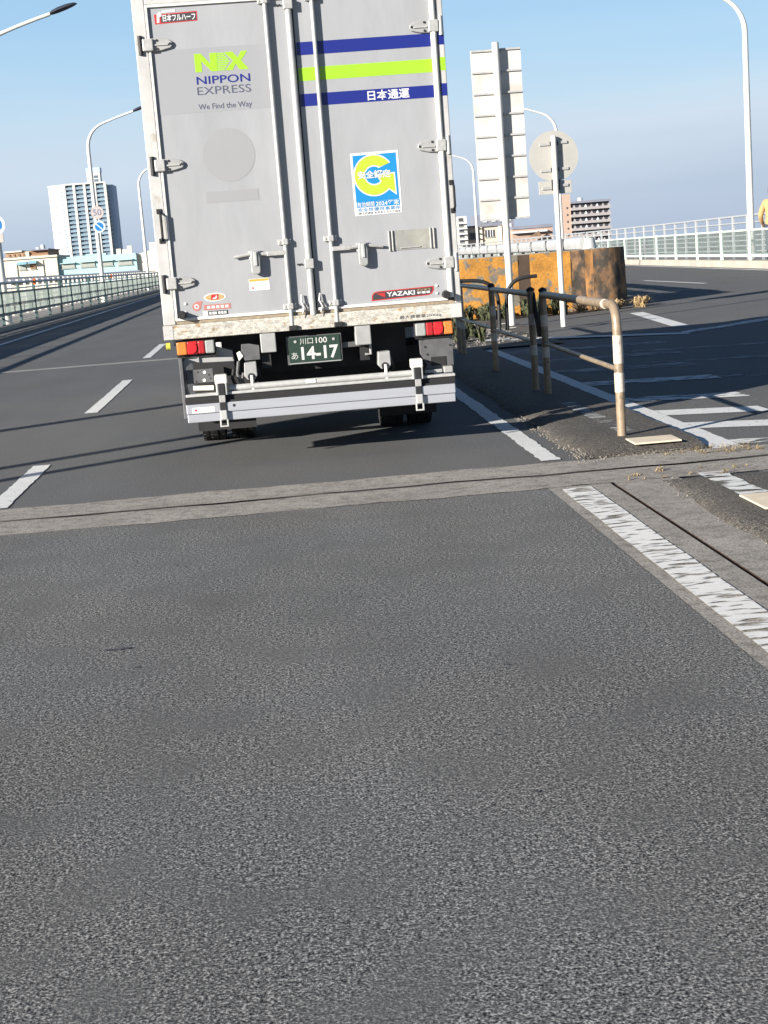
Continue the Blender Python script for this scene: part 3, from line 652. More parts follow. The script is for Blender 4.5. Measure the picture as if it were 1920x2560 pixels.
# under-run guard, mud flaps, axles, wheels
BX(-1.12, 1.12, 1.15, 1.21, .285, .395).build('under_run_bar', GREYPL, T, bev=.008)
for s in (-1, 1): BX(min(s * 1.12, s * .58), max(s * 1.12, s * .58), 1.28, 1.30, .16, .80).build('mud_flap', BLACK, T)
def wheel(x, y, r, w, name='wheel'):
    prof = [(-w / 2, r * .62), (-w / 2, r * .90), (-w * .42, r * .985), (-w * .20, r), (w * .20, r), (w * .42, r * .985), (w / 2, r * .90), (w / 2, r * .62)]
    n = 36; mb = MB(); vs = []; fs = []
    for k in range(n):
        a = 2 * math.pi * k / n
        for px, pr in prof: vs.append((px, pr * math.cos(a), pr * math.sin(a)))
    m_ = len(prof)
    for k in range(n):
        for i in range(m_ - 1): fs.append((k * m_ + i, k * m_ + i + 1, (k + 1) % n * m_ + i + 1, (k + 1) % n * m_ + i))
    ty = mb.add(vs, fs).build('wheel', TYRE, T, smooth=True, loc=(x, y, r))
    MB().tube([(-w * .35, 0, 0), (w * .35, 0, 0)], r * .62, 24).build('rim', STEEL2, ty)
    lug = MB()
    for k in range(40):
        a = 2 * math.pi * k / 40
        for u0, u1 in ((-w * .47, -w * .22), (-w * .16, w * .16), (w * .22, w * .47)):
            c0, s0, c1, s1 = math.cos(a), math.sin(a), math.cos(a + .11), math.sin(a + .11)
            q = .004 if abs(u0 + u1) < .01 else -.001
            lug.add([(u0, (r + .007 + q) * c0, (r + .007 + q) * s0), (u1, (r + .007 + q) * c0, (r + .007 + q) * s0), (u1, (r + .007 + q) * c1, (r + .007 + q) * s1), (u0, (r + .007 + q) * c1, (r + .007 + q) * s1),
                     (u0, r * .96 * c0, r * .96 * s0), (u1, r * .96 * c0, r * .96 * s0), (u1, r * .96 * c1, r * .96 * s1), (u0, r * .96 * c1, r * .96 * s1)],
                    [(0, 1, 2, 3), (0, 4, 5, 1), (1, 5, 6, 2), (2, 6, 7, 3), (3, 7, 4, 0)])
    lug.build('tread', TYRE, ty)
for x in (-1.005, -.725, .725, 1.005): wheel(x, 1.95, .415, .225)
for x in (-1.03, 1.03): wheel(x, 7.35, .415, .235)
MB().tube([(-1.0, 1.95, .415), (1.0, 1.95, .415)], .09, 12).build('axle', DARKST, T)
MB().tube([(0, 1.7, .43), (0, 2.2, .43)], .20, 16).build('differential', DARKST, T, smooth=True)
BX(.55, 1.15, 3.4, 4.5, .45, .95).build('fuel_tank', GREYBOX, T, bev=.03)
# cab
cb = MB().prism([(6.85, .55), (8.85, .50), (8.92, 1.30), (8.72, 2.25), (8.35, 2.62), (6.85, 2.66)], -1.15, 1.15, 'x').build('cab', WHITE, T, bev=.05)
MB().prism([(8.915, 1.36), (8.745, 2.20), (8.735, 2.20), (8.90, 1.36)], -1.02, 1.02, 'x').build('windscreen', GLASS, T)
for s in (-1, 1):
    MB().prism([(7.55, 1.45), (8.72, 1.40), (8.56, 2.15), (7.55, 2.2)], min(s * 1.148, s * 1.153), max(s * 1.148, s * 1.153), 'x').build('side_window', GLASS, T)
    MB().tube([(s * 1.14, 8.6, 2.2), (s * 1.36, 8.7, 2.15), (s * 1.36, 8.7, 1.7)], .015, 8).build('mirror_arm', BLACK, T)
MB().prism([(6.95, 2.66), (8.1, 2.64), (7.1, 3.2), (6.95, 3.25)], -.95, .95, 'x').build('wind_deflector', WHITE, T, bev=.03)

# ------------------------------------------------------------------ brown guard pipes on the median
def bend(p0, corner, p1, r, n=8):
    """points of a path p0-corner-p1 with a rounded corner"""
    p0, c, p1 = Vector(p0), Vector(corner), Vector(p1)
    a = c + (p0 - c).normalized() * r; b = c + (p1 - c).normalized() * r
    pts = [p0]
    for i in range(n + 1):
        t = i / n; pts.append(a * (1 - t) ** 2 + c * 2 * t * (1 - t) + b * t * t)
    return pts + [p1]
def bands(root, X, Y, zs):
    for z0, z1 in zs: MB().tube([(X, Y, z0), (X, Y, z1)], .0405, 16).build('reflective_band', BAND, root, smooth=True)
ZM = .065
def guard_pipe(label, yA, yB, curved=False, X=2.70, top=1.115, xs=0.):
    g = thing('guard_pipe', label, 'guard rail', (X, yA, 0), group='pipe barriers on the median')
    L_ = yB - yA
    if curved:
        MB().tube(bend((0, 0, ZM - .03), (0, 0, top), (xs, L_, top), .20), .038, 16).build('post', PIPE, g, smooth=True)
        MB().tube([(0, .38, top), (0, .41, top)], .041, 16).build('joint_ring', BAND, g, smooth=True)
    else:
        MB().tube([(0, 0, ZM - .03), (0, 0, top + .03)], .038, 16).build('post', PIPE, g, smooth=True)
        MB().tube([(0, 0, top + .03), (0, 0, top + .055), (0, 0, top + .075)], [.044, .046, .012], 12).build('post_cap', DARKST, g, smooth=True)
        MB().tube([(0, .03, top), (xs, L_, top)], .034, 14).build('top_rail', PIPE, g, smooth=True)
    MB().tube([(xs, L_, ZM - .03), (xs, L_, top + .03)], .038, 16).build('post', PIPE, g, smooth=True)
    MB().tube([(xs, L_, top + .03), (xs, L_, top + .055), (xs, L_, top + .075)], [.044, .046, .012], 12).build('post_cap', DARKST, g, smooth=True)
    MB().tube([(0, .03, .60), (xs, L_, .60)], .021, 12).build('lower_rail', PIPE, g, smooth=True)
    zs = ((.42, .575), (.65, .875)) if curved else ((.45, .56), (.78, .90))
    bands(g, 0, 0, zs); bands(g, xs, L_, ((.45, .56), (.78, .90)))
    return g
guard_pipe('brown pipe barrier with rounded corner and white bands nearest the camera', 11.52, 15.32, True, 2.66, xs=.10)
g2 = guard_pipe('dark pipe barrier section standing between the paired posts in shade', 15.78, 18.72, False, 2.71)
# Y shaped couplers between the paired posts
for y0, y1 in ((15.36, 15.78),):
    cp = MB().prism([(y0 - 15.78, 1.14), (y0 - 15.78 + .03, 1.12), (-.21, .80), (-.03, 1.12), (0, 1.14), (.0, .95), (-.15, .66), (-.27, .66), (y0 - 15.78, .95)], .02, .045, 'x').build('coupler', DARKST, g2, bev=.004)
    for d in (-.25, -.16): MB().disc(0, 0, .01, 0, .018, 12).build('coupler_eye', SEAL, cp, loc=(.03, d, .74)).rotation_euler = (0, 0, R(90))
guard_pipe('third pipe barrier section ending at the sunlit post beside the lorry', 18.95, 22.25, False, 2.74)
guard_pipe('farthest pipe barrier section starting at the leftmost sunlit brown post', 22.75, 25.6, False, 2.74)
arch = thing('arched_guard_pipe', 'two black bent hoop pipes standing before the yellow block', 'guard rail', (3.5, 26.2, 0))
MB().tube(bend((-.35, .0, 1.10), (.42, 0, 1.06), (.40, 0, .15), .45), .035, 12).build('hoop', DARKST, arch, smooth=True)
MB().tube(bend((1.15, .1, 1.08), (.58, .1, 1.06), (.56, .1, .15), .40), .035, 12).build('hoop', DARKST, arch, smooth=True)
tag(BX(-.17, .20, -.16, .16, 0, .014).build('base_plate', LIFTPAD, None, loc=(2.80, 11.12, .058), bev=.004), 'pale square plate on the raised median in front of the rounded pipe post', 'plate')
pl_ = tag(BX(-.16, .16, -.24, .24, 0, .012).build('base_plate', LIFTPAD, None, loc=(2.82, 8.25, .047), bev=.004), 'pale plate on the worn white median line at the right edge', 'plate')

# ------------------------------------------------------------------ signs on the median
ts = thing('tall_direction_sign', 'back of a tall narrow white sign on its pole, taller than the round one', 'sign', (4.73, 30.0, .02))
MB().tube([(0, 0, 0), (0, 0, 5.66)], .070, 20).build('pole', POLEW, ts, smooth=True)
for i in range(8):
    z0 = 2.18 + i * .42
    BX(-.505, .52, .110, .122, z0 + .004, z0 + .417).build('panel', GALV, ts)
    BX(-.50, -.09, .075, .109, z0 + .385, z0 + .425).build('cross_rail', STEEL, ts, bev=.004)
    BX(.10, .515, .075, .109, z0 + .395, z0 + .435).build('cross_rail', STEEL, ts, bev=.004)
    BX(-.085, .095, .060, .109, z0 + .380, z0 + .43).build('clamp', STEEL2, ts, bev=.004)
    MB().disc(.125, .05, .075, z0 + .41, .026, 10).build('clamp_bolt', STEEL, ts)
BX(-.50, .515, .075, .109, 2.165, 2.205).build('cross_rail', STEEL, ts, bev=.004)
rs = thing('round_sign', 'back of a round sign with a small plate below on a white pole', 'sign', (5.42, 28.0, .03))
MB().tube([(0, 0, 0), (0, 0, 3.60)], .052, 18).build('pole', POLEW, rs, smooth=True)
MB().tube([(0, 0, 3.60), (0, 0, 3.62)], [.052, .02], 18).build('pole_cap', POLEW, rs)
MB().disc(.0, .070, .082, 3.24, .475, 48).build('disc', SIGNR, rs)
for z in (2.98, 3.47):
    BX(-.27, -.06, .045, .0695, z - .03, z + .02).build('cross_rail', STEEL2, rs, bev=.004); BX(.06, .27, .045, .0695, z - .01, z + .04).build('cross_rail', STEEL2, rs, bev=.004)
    BX(-.07, .085, .03, .0695, z - .03, z + .04).build('clamp', DARKST, rs, bev=.004)
BX(-.32, .32, .070, .080, 2.53, 2.78).build('supplementary_plate', SIGNR, rs, bev=.03)
BX(-.26, -.06, .045, .0695, 2.62, 2.68).build('cross_rail', STEEL2, rs, bev=.004); BX(.08, .25, .045, .0695, 2.66, 2.71).build('cross_rail', STEEL2, rs, bev=.004)
BX(-.07, .085, .03, .0695, 2.6, 2.8).build('clamp', DARKST, rs, bev=.004)

# ------------------------------------------------------------------ painted concrete block and the guard rail behind it
blk = thing('concrete_block', 'big concrete block with flaking yellow and black hazard paint', 'concrete block', (0, 34.0, 0))
g = random.Random(11)
def rough_wall(x0, x1, z0, z1, n, m_, y0=0., amp=.018, shear=0., roundr=0.):
    mb = MB(); vs = []; fs = []
    for j in range(m_ + 1):
        for i in range(n + 1):
            u, v = i / n, j / m_
            x_ = x0 + (x1 - x0) * u + shear * (1 - v) * u
            dx = max(0., x_ - (x1 - roundr)) if roundr else 0.
            vs.append((x_, y0 + (dx * dx / roundr * .8 if roundr else 0) + g.uniform(-amp, amp), z0 + (z1 - z0) * v + (g.uniform(-amp, amp) if 0 < j < m_ else 0)))
    for j in range(m_):
        for i in range(n):
            k = j * (n + 1) + i; fs.append((k, k + 1, k + n + 2, k + n + 1))
    return mb.add(vs, fs)
BX(3.6, 7.75, .10, 3.2, 0, 1.40).build('core', GREYC, blk, bev=.04); BX(7.76, 8.22, .50, 3.2, 0, 1.41).build('core', KBLOCK, blk, bev=.04)
rough_wall(3.62, 5.58, .0, 1.42, 14, 8).build('yellow_face', YBLOCK, blk, smooth=True)
rough_wall(5.58, 5.86, .0, 1.42, 3, 8, .005).build('black_stripe', KSTRIPE, blk, smooth=True)
rough_wall(5.86, 6.82, .0, 1.425, 8, 8).build('yellow_face', YBLOCK, blk, smooth=True)
rough_wall(6.82, 7.16, .0, 1.43, 3, 8, .004).build('black_stripe', KBLOCK, blk, smooth=True)
rough_wall(7.16, 7.36, .0, 1.43, 3, 8, .004).build('worn_stripe', mat('worn_yellow_black', (.27, .13, .04), .8, 0, .3, 3., .6, 9., col2=(.05, .045, .04), thr=.5, soft=.05, cscale=4., stretch=(1, 1, .5)), blk, smooth=True)
rough_wall(7.36, 8.20, .0, 1.44, 8, 10, .004, .022, .06, .5).build('black_face', KBLOCK, blk, smooth=True)
BX(3.58, 7.7, .03, .1, 1.41, 1.442).build('top_edge', GREYC, blk, bev=.01)
gr_ = thing('guard_rail', 'galvanised three beam guard rail running back from behind the painted block', 'guard rail', (0, 0, 0))
GX = lambda Y: 7.35 + .034 * (Y - 33)
Ys = [34.9 + 3.0 * i for i in range(16)]
pm = None
for Y in Ys:
    z = ZR(GX(Y))
    if pm is None:
        pm = BX(-.045, .045, -.06, .06, 0, 1.60).build('post', GRAIL, gr_, loc=(GX(Y) + .12, Y, z)); br = BX(-.09, -.02, -.07, .07, 1.25, 1.60).build('bracket', DARKST, gr_, loc=(GX(Y) + .12, Y, z))
    else:
        inst(pm, gr_, (GX(Y) + .12, Y, z)); inst(br, gr_, (GX(Y) + .12, Y, z))
for zc in (.55, 1.02, 1.52):
    prof = [(-.02, -.165), (-.07, -.13), (-.075, -.05), (-.03, -.01), (-.03, .01), (-.075, .05), (-.07, .13), (-.02, .165), (.0, .165), (-.05, .12), (-.055, .06), (-.01, .02), (-.01, -.02), (-.055, -.06), (-.05, -.12), (0, -.165)] if zc < 1.4 else \
           [(-.02, -.17), (-.09, -.13), (-.11, -.04), (-.11, .04), (-.09, .13), (-.02, .17), (.02, .17), (.02, -.17)]
    for a, b in zip(Ys, Ys[1:]):
        mb = MB(); n = len(prof)
        vs = [(GX(a + .26) + u, a + .26, zc + v + .06) for u, v in prof] + [(GX(b - .26) + u, b - .26, zc + v + .06) for u, v in prof]
        mb.add(vs, [tuple(range(n)), tuple(range(2 * n - 1, n - 1, -1))] + [(i, i + n, (i + 1) % n + n, (i + 1) % n) for i in range(n)])
        mb.build('beam', GRAIL, gr_, smooth=True)
        BX(-.07, .03, -.13, .13, zc - .10, zc + .20).build('splice', DARKST, gr_, loc=(GX(b), b, 0))
MB().tube([(GX(34.4), 34.45, 1.45), (GX(34.4), 34.45, 1.70)], [.16, .12], 16).build('end_cap', GRAIL, gr_, smooth=True)

# ------------------------------------------------------------------ roadside fences and outer bridge parapets
def fence(name, label, FX, Y0, Y1, pitch, zb, ztop, zpan0, zpan1, mpost, mrail, side, top_r, PANEL):
    f = thing(name, label, 'fence', (FX(Y0), Y0, zb)); ox, oy = FX(Y0), Y0
    n = int((Y1 - Y0) / pitch); src = psrc = None
    for i in range(n + 1):
        Y = Y0 + i * pitch
        if src is None: src = BX(-.05, .05, -.06, .06, 0, ztop - zb).build('post', mpost, f, bev=.008)
        else: inst(src, f, (FX(Y) - ox, Y - oy, 0))
        if i < n:
            d = Vector((FX(Y + pitch) - FX(Y), pitch, 0)); a = -math.atan2(d.x, d.y)
            if psrc is None: psrc = BX(-.006, .006, .07, pitch - .07, zpan0 - zb, zpan1 - zb).build('panel', PANEL, f); psrc.rotation_euler = (0, 0, a)
            else: inst(psrc, f, (FX(Y) - ox, Y - oy, 0), rotz=a)
    Yp = [Y0 + (Y1 - Y0) * k / 24 for k in range(25)]
    P = lambda z, o=0.: [(FX(y) - ox + o, y - oy, z - zb) for y in Yp]
    if top_r: MB().tube(P(ztop, -side * .02), top_r, 10).build('top_rail', mrail, f, smooth=True)
    for nm, z, hh in (('panel_rail', zpan1, .05), ('bottom_rail', zpan0, .09)):
        mb = MB()
        for a, b in zip(Yp, Yp[1:]):
            mb.add([(FX(a) - ox - .035, a - oy, z - hh - zb), (FX(a) - ox + .035, a - oy, z - hh - zb), (FX(b) - ox + .035, b - oy, z - hh - zb), (FX(b) - ox - .035, b - oy, z - hh - zb),
                    (FX(a) - ox - .035, a - oy, z + .02 - zb), (FX(a) - ox + .035, a - oy, z + .02 - zb), (FX(b) - ox + .035, b - oy, z + .02 - zb), (FX(b) - ox - .035, b - oy, z + .02 - zb)],
                   [(0, 3, 2, 1), (4, 5, 6, 7), (0, 4, 7, 3), (1, 2, 6, 5)])
        mb.build(nm, mpost, f)
    return f
FL = fence('roadside_fence', 'dark green roadside fence with translucent panels along the left lane', XL, 3.0, 170.0, 4.0, .16, 1.72, .60, 1.38, TEAL, POLEG, -1, .055, PANEL_L)
FR = fence('roadside_fence', 'mint green roadside fence with translucent panels along the right kerb', XR, 20.0, 185.0, 4.55, .39, 1.62, .62, 1.58, MINT, MINT, 1, 0, PANEL_R)
def parapet(label, FX, Y0, Y1, pitch, zb, zs, r, mt):
    f = thing('bridge_parapet', label, 'parapet', (FX(Y0), Y0, zb)); ox, oy = FX(Y0), Y0
    n = int((Y1 - Y0) / pitch); src = None
    for i in range(n + 1):
        Y = Y0 + i * pitch
        if src is None: src = BX(-.06, .06, -.05, .05, -.2, zs[-1] - zb).build('post', mt, f, bev=.008)
        else: inst(src, f, (FX(Y) - ox, Y - oy, 0))
    Yp = [Y0 + (Y1 - Y0) * k / 30 for k in range(31)]
    for z in zs: MB().tube([(FX(y) - ox, y - oy, z - zb) for y in Yp], r * (1.35 if z == zs[-1] else 1.), 8).build('rail', mt, f, smooth=True)
    return f
PLEFT = parapet('pale grey outer bridge railing behind the left fence', lambda Y: XL(Y) - 2.7, 3, 175, 2.2, .14, (.50, .74, .98, 1.22, 1.46, 1.95), .040, POLEW)
PRIGHT = parapet('pale grey outer bridge railing behind the right fence', lambda Y: XR(Y) + 2.7, 20, 195, 2.6, .36, (.60, .84, 1.08, 1.32, 1.56, 1.90, 2.22), .040, POLEG)
for Y, xo in ((62.8, 0), (95., 0)):
    tag(BX(-.05, .05, -.11, .11, 0, .24).build('reflector', ORANGE, FL, bev=.01, loc=(XL(Y) - XL(3) + .10, Y - 3., 1.42)))

# ------------------------------------------------------------------ street lamps
def lamp(label, X, Y, z0, s, group):
    p = thing('street_lamp', label, 'street lamp', (X, Y, z0), group=group)
    zt = 9.5 - z0
    pts = [(0, 0, -.2), (0, 0, zt)]
    for i in range(1, 9):
        t = i / 8; a = t * R(68)
        pts.append((s * 1.5 * (1 - math.cos(a)), 0, zt + 1.5 * math.sin(a)))
    ex, ez = pts[-1][0], pts[-1][2]
    for i in range(1, 6):
        t = i / 5; pts.append((ex + s * 2.0 * t, 0, ez + 2.0 * t * .36 - .10 * t * t))
    rr = [.150, .115] + [.110 - .005 * i for i in range(8)] + [.070] * 5
    MB().tube(pts, rr, 14).build('pole', POLEW, p, smooth=True)
    hx, hz_ = pts[-1][0], pts[-1][2]
    hd = MB(); n = 10
    prof = [(0, .10), (.08, .17), (.30, .22), (.65, .21), (.92, .14), (1.04, .03)]
    vs = []; fs = []
    for u, w in prof:
        for k in range(n):
            a = 2 * math.pi * k / n; vs.append((hx + s * u, w * math.cos(a), hz_ + .30 * u + w * .62 * math.sin(a) * (1 if math.sin(a) > 0 else .5)))
    for i in range(len(prof) - 1):
        for k in range(n): fs.append((i * n + k, i * n + (k + 1) % n, (i + 1) * n + (k + 1) % n, (i + 1) * n + k))
    fs += [tuple(range(n)), tuple((len(prof) - 1) * n + k for k in range(n))]
    hd.add(vs, fs).build('lamp_head', mat('lamp_head_dark', (.035, .04, .055), .4, .2, .1, 5.), p, smooth=True)
    MB().tube([(0, 0, .0), (0, 0, .5)], .20, 14).build('base', POLEW, p, smooth=True)
    return p
gl, gr2 = 'street lamps along the left side', 'street lamps along the right side'
lamp('nearest left street lamp, its dark head and arm reaching in at the top left corner', -10.62, 57.5, .14, 1, gl)
L2 = lamp('left street lamp carrying the two round signs in front of the tower', -10.95, 92.5, .14, 1, gl)
lamp('farthest left street lamp, half hidden by the edge of the lorry', -11.75, 134, .14, 1, gl)
lamp('street lamp on the left side before the frame, casting its shadow across the lane', -10.3, 11.6, .14, 1, gl)
lamp('nearest right street lamp, a tall white pole at the right edge', 19.75, 60.2, .36, -1, gr2)
lamp('curved street lamp rising behind the round sign', 20.95, 107, .36, -1, gr2)
lamp('small curved street lamp just right of the lorry edge', 20.9, 152, .36, -1, gr2)

# signs on the left lamps
def round_sign(label, X, Y, z, r, kind, cat='traffic sign'):
    s_ = thing('traffic_sign', label, cat, (X, Y, z))
    if kind == '50':
        MB().disc(0, 0, .03, 0, r, 36).build('disc', SIGNF, s_); 
        rg = [(r * .985 * math.cos(2 * math.pi * k / 36), r * .985 * math.sin(2 * math.pi * k / 36)) for k in range(37)] + [(r * .80 * math.cos(2 * math.pi * k / 36), r * .80 * math.sin(2 * math.pi * k / 36)) for k in range(36, -1, -1)]
        MB().prism(rg, -.004, -.0005, 'y').build('border', mat('sign_faded_red', (.35, .305, .285), .5, 0, .05, 3.), s_)
        text('lettering', '50', mat('sign_ink', (.10, .10, .19), .5, 0, .05, 3.), s_, -.25, .25, -.18, .20, -.006)
    else:
        MB().disc(0, 0, .03, 0, r, 36).build('disc', SIGNW, s_)
        MB().disc(0, -.006, -.001, 0, r * .72, 36).build('field', BLUES, s_)
        MB().prism([(-r * .56, r * .44), (-r * .44, r * .56), (r * .56, -r * .44), (r * .44, -r * .56)], -.012, -.007, 'y').build('slash', SIGNW, s_)
    BX(-.10, .10, .03, .10, -.05, .05).build('clamp', STEEL2, s_)
    return s_
round_sign('faded round 50 speed limit sign high on the left lamp post', -10.80, 92.30, 5.62, .40, '50')
round_sign('round blue sign with white slash under the 50 sign', -10.77, 92.30, 4.76, .37, 'np')
round_sign('blue round sign cut off by the left edge of the picture', -10.63, 57.30, 3.92, .40, 'np')
tag(BX(-.30, .16, 0, .03, -.17, .17).build('sign_plate', SIGNF, None, loc=(-10.50, 57.30, 3.42), bev=.02), 'small grey plate under the cut off blue sign at the left edge', 'sign')
sp = thing('shadow_pole', 'twin poles just outside the frame, added to cast shadow bands across the left lane', 'pole', (-10.3, 7.6, .14))  # unseen poles, added and widened for the shadow bands they cast
MB().tube([(0, 0, 0), (0, 0, 4.2)], .10, 12).build('pole', POLEW, sp, smooth=True)
MB().tube([(0.1, -.9, 0), (0.1, -.9, 4.0)], .09, 12).build('pole', POLEW, sp, smooth=True)

# ------------------------------------------------------------------ buildings
def wall_thing(name, label, cat, x0, x1, y0, y1, z0, z1, m_, group=None):
    b = thing(name, label, cat, ((x0 + x1) / 2, y0, z0), group=group)
    BX(x0 - (x0 + x1) / 2, x1 - (x0 + x1) / 2, 0, y1 - y0, 0, z1 - z0).build('wall', m_, b); return b
TW = mat('tower_cream', (.50, .49, .46), .8, 0, .05, .05); TG = mat('tower_glass', (.10, .16, .20), .2, 0, .25, .12); TR_ = mat('tower_rail_glass', (.18, .255, .30), .25, 0, .15, .15)
TS = mat('tower_shade', (.33, .41, .52), .6, 0, .08, .08); TD = mat('tower_dark', (.095, .135, .18), .4, 0, .2, .2)  # side and window tones lightened in colour to stand in for distance haze
tw = thing('tower_block', 'tall white apartment tower with blue glass balconies far on the left', 'building', (-111, 900, -7))
H0 = 7.
BX(-12.5, 12.4, 1.2, 24, 0, 57 + H0).build('wall', TW, tw)
BX(12.45, 16.2, 3.0, 24, 0, 56.4 + H0).build('side_wing', TS, tw)
MB().prism([(-22.6, 5.5), (-12.6, .4), (-12.6, 24), (-22.6, 24)], 0, 57.2 + H0, 'z').build('left_wing', TW, tw)
MB().prism([(-22.9, 5.2), (-12.6, 0.0), (-12.6, 24), (-22.9, 24)], 57.2 + H0, 58.2 + H0, 'z').build('wing_roof', TW, tw)
for x in (-12.4, -6.6, -.4, 5.8, 11.9): BX(x - .75, x + .75, -.4, 1.3, 0, 57.5 + H0).build('pier', TW, tw)
BX(-12.9, 12.6, -.6, 1.2, 57.5 + H0, 58.4 + H0).build('cornice', TW, tw)
BX(1.0, 9.0, 6, 14, 57 + H0, 64.5 + H0).build('penthouse', TW, tw); BX(.8, 9.3, 5.8, 14.2, 64.5 + H0, 67.3 + H0).build('penthouse_top', TS, tw)
for zz in (59.0, 61.2): BX(5.2, 7.6, 5.8, 5.99, zz + H0, zz + 1.4 + H0).build('window', TD, tw)
ws = rsrc = es = ls = rs2 = None
for i in range(18):
    z = H0 + 12.5 + i * 2.5
    for j, x in enumerate((-9.5, -3.5, 2.7, 8.85)):
        if ws is None:
            ws = BX(-2.25, 2.25, .9, 1.19, 1.15, 2.5).build('window', TD, tw, loc=(x, 0, z)); rsrc = BX(-2.25, 2.25, -.1, .1, 0, 1.15).build('balcony_panel', TR_, tw, loc=(x, 0, z))
            fl = BX(-2.25, 2.25, -.15, 1.19, -.15, 0).build('balcony_floor', TS, tw, loc=(x, 0, z))
        elif i < 17 or True:
            inst(ws, tw, (x, 0, z)); inst(rsrc, tw, (x, 0, z)); inst(fl, tw, (x, 0, z))
    if ls is None:
        ls = BX(-.9, .9, -.15, .15, .9, 2.0).build('window', TD, tw, loc=(-14.4, 1.3, z)); ls.rotation_euler = (0, 0, -.48)
        rs2 = BX(-1.9, 1.9, -.2, .2, 0, 1.2).build('balcony_panel', mat('tower_grey_rail', (.36, .35, .36), .7, 0, .05, .1), tw, loc=(-20.2, 4.1, z)); rs2.rotation_euler = (0, 0, -.48)
        es = BX(-.8, .8, -.6, .6, .2, 1.5).build('side_balcony', TW, tw, loc=(13.0, 2.6, z))
    else:
        inst(ls, tw, (-14.4, 1.3, z), rotz=-.48); inst(rs2, tw, (-20.2, 4.1, z), rotz=-.48); inst(es, tw, (13.0, 2.6, z))
for x in (-9.5, -3.5, 2.7, 8.85): BX(-2.2, 2.2, .9, 1.19, 0, 1.6).build('window', mat('tower_louvre', (.13, .12, .12), .7, 0, .1, .3), tw, loc=(x, 0, H0 + 54.6))

CREAM = mat('cream_render', (.56, .52, .42), .85, 0, .05, .3); TURQ = mat('turquoise_render', (.30, .46, .46), .85, 0, .06, .3)
SHUT = mat('grey_shutter', (.27, .29, .26), .7, 0, .08, 3.); BROWN = mat('brown_tile', (.30, .20, .125), .8, 0, .08, .6); SLATE = mat('slate_roof', (.16, .17, .21), .8, 0, .1, .6)
AW = mat('awning_blue', (.20, .36, .42), .6, 0, .05, 1.); WOOD = mat('window_brown', (.20, .10, .05), .6, 0, .1, 2.)
b1 = wall_thing('cream_building', 'low cream building with two awninged windows behind the left fence', 'building', -37, -29.4, 200, 212, -7, 4.9, CREAM)
def win(b, x0, x1, z0, z1, m_, d=.12, awn=None):
    cx, zb = b.location.x, b.location.z
    w = BX(x0 - cx, x1 - cx, -d, .0, z0 - zb, z1 - zb).build('window', m_, b)
    BX(x0 - cx - .08, x1 - cx + .08, -d - .05, -.01, z0 - zb - .12, z0 - zb - .02).build('sill', SHUT, w)
    if awn: MB().prism([(-.9, z1 - zb + .05), (-.05, z1 - zb + .45), (-.05, z1 - zb + .05)], x0 - cx - .2, x1 - cx + .2, 'x').build('awning', awn, w)
    return w
win(b1, -34.5, -33.6, 3.5, 4.1, SHUT, awn=AW); win(b1, -33.0, -32.3, 3.5, 4.15, WOOD, awn=AW)
BX(-3.9, 3.9, -.3, 12.3, 11.9, 12.15).build('parapet_cap', CREAM, b1); BX(-.05, .05, -.12, -.02, 9.2, 11.6).build('downpipe', SHUT, b1, loc=(1.9, 0, 0)); BX(-.05, .05, -.12, -.02, 9.2, 11.4).build('downpipe', SHUT, b1, loc=(-1.6, 0, 0))
BX(-3.8, 3.8, -1.2, -.02, 9.1, 9.4).build('canopy', SLATE, b1)
b2 = wall_thing('turquoise_building', 'low turquoise building with a stepped roofline and four shuttered windows', 'building', -29.4, -18.9, 200.5, 212, -7, 4.35, TURQ)
for x0, x1, zz in ((-29.0, -27.2, 3.25), (-26.4, -24.5, 3.25), (-23.9, -22.1, 3.2), (-21.4, -19.5, 3.15)):
    win(b2, x0, x1, zz, zz + .55, SHUT); BX(x0 + 24.15 - .1, x1 + 24.15 + .1, -.5, -.02, zz + 7.6, zz + 7.72).build('canopy', TURQ, b2)
for x0, x1, h_ in ((-29.3, -25.6, .35), (-25.6, -22.9, .55), (-22.9, -18.95, .25)): BX(x0 + 24.15, x1 + 24.15, .02, 2, 11.3, 11.36 + h_).build('stepped_parapet', TURQ, b2)
BX(-5.2, 5.6, -1.2, -.02, 9.0, 9.3).build('canopy', SLATE, b2)
for x_ in (-21.4, -20.6, -19.9): BX(-.3, .3, 2, 2.6, 11.3, 12.4 + .3 * math.sin(x_ * 5)).build('roof_unit', CREAM, b2, loc=(x_ + 24.15, 0, 0))
b3 = thing('cream_house', 'cream gabled house partly hidden by the lorry on the left', 'building', (-16.6, 201, -7))
MB().prism([(-2.4, 0), (3.5, 0), (3.5, 12.1), (1.0, 12.1), (-2.3, 11.4)], 0, 11, 'y').build('wall', CREAM, b3)
BX(.95, 1.5, -.3, -.01, 6, 12.0).build('pilaster', TURQ, b3); BX(-.7, .3, 3, 5, 11.9, 12.9).build('chimney', CREAM, b3)
b4 = wall_thing('brown_building', 'brown tiled building with white roof tanks behind the cream one', 'building', -54.2, -45.7, 300, 315, -7, 8.0, BROWN)
for i in range(4): win(b4, -53.6 + i * .95, -53.2 + i * .95, 7.1, 7.6, WOOD)
BX(-4.4, -.9, -.4, 15, 14.95, 15.25).build('roof_slab', CREAM, b4); BX(.9, 4.5, -.9, 15, 15.0, 15.25).build('roof_slab', SLATE, b4); BX(.9, 4.4, -.9, -.75, 13.4, 14.2).build('balcony_panel', BROWN, b4); BX(.9, 4.2, -.05, -.02, 14.2, 15.0).build('window', WOOD, b4)
for x_, h_ in ((1.9, .5), (2.9, .9)): MB().tube([(x_, 3, 15.2), (x_, 3, 15.2 + h_)], .45, 12).build('roof_tank', SIGNW, b4, smooth=True)
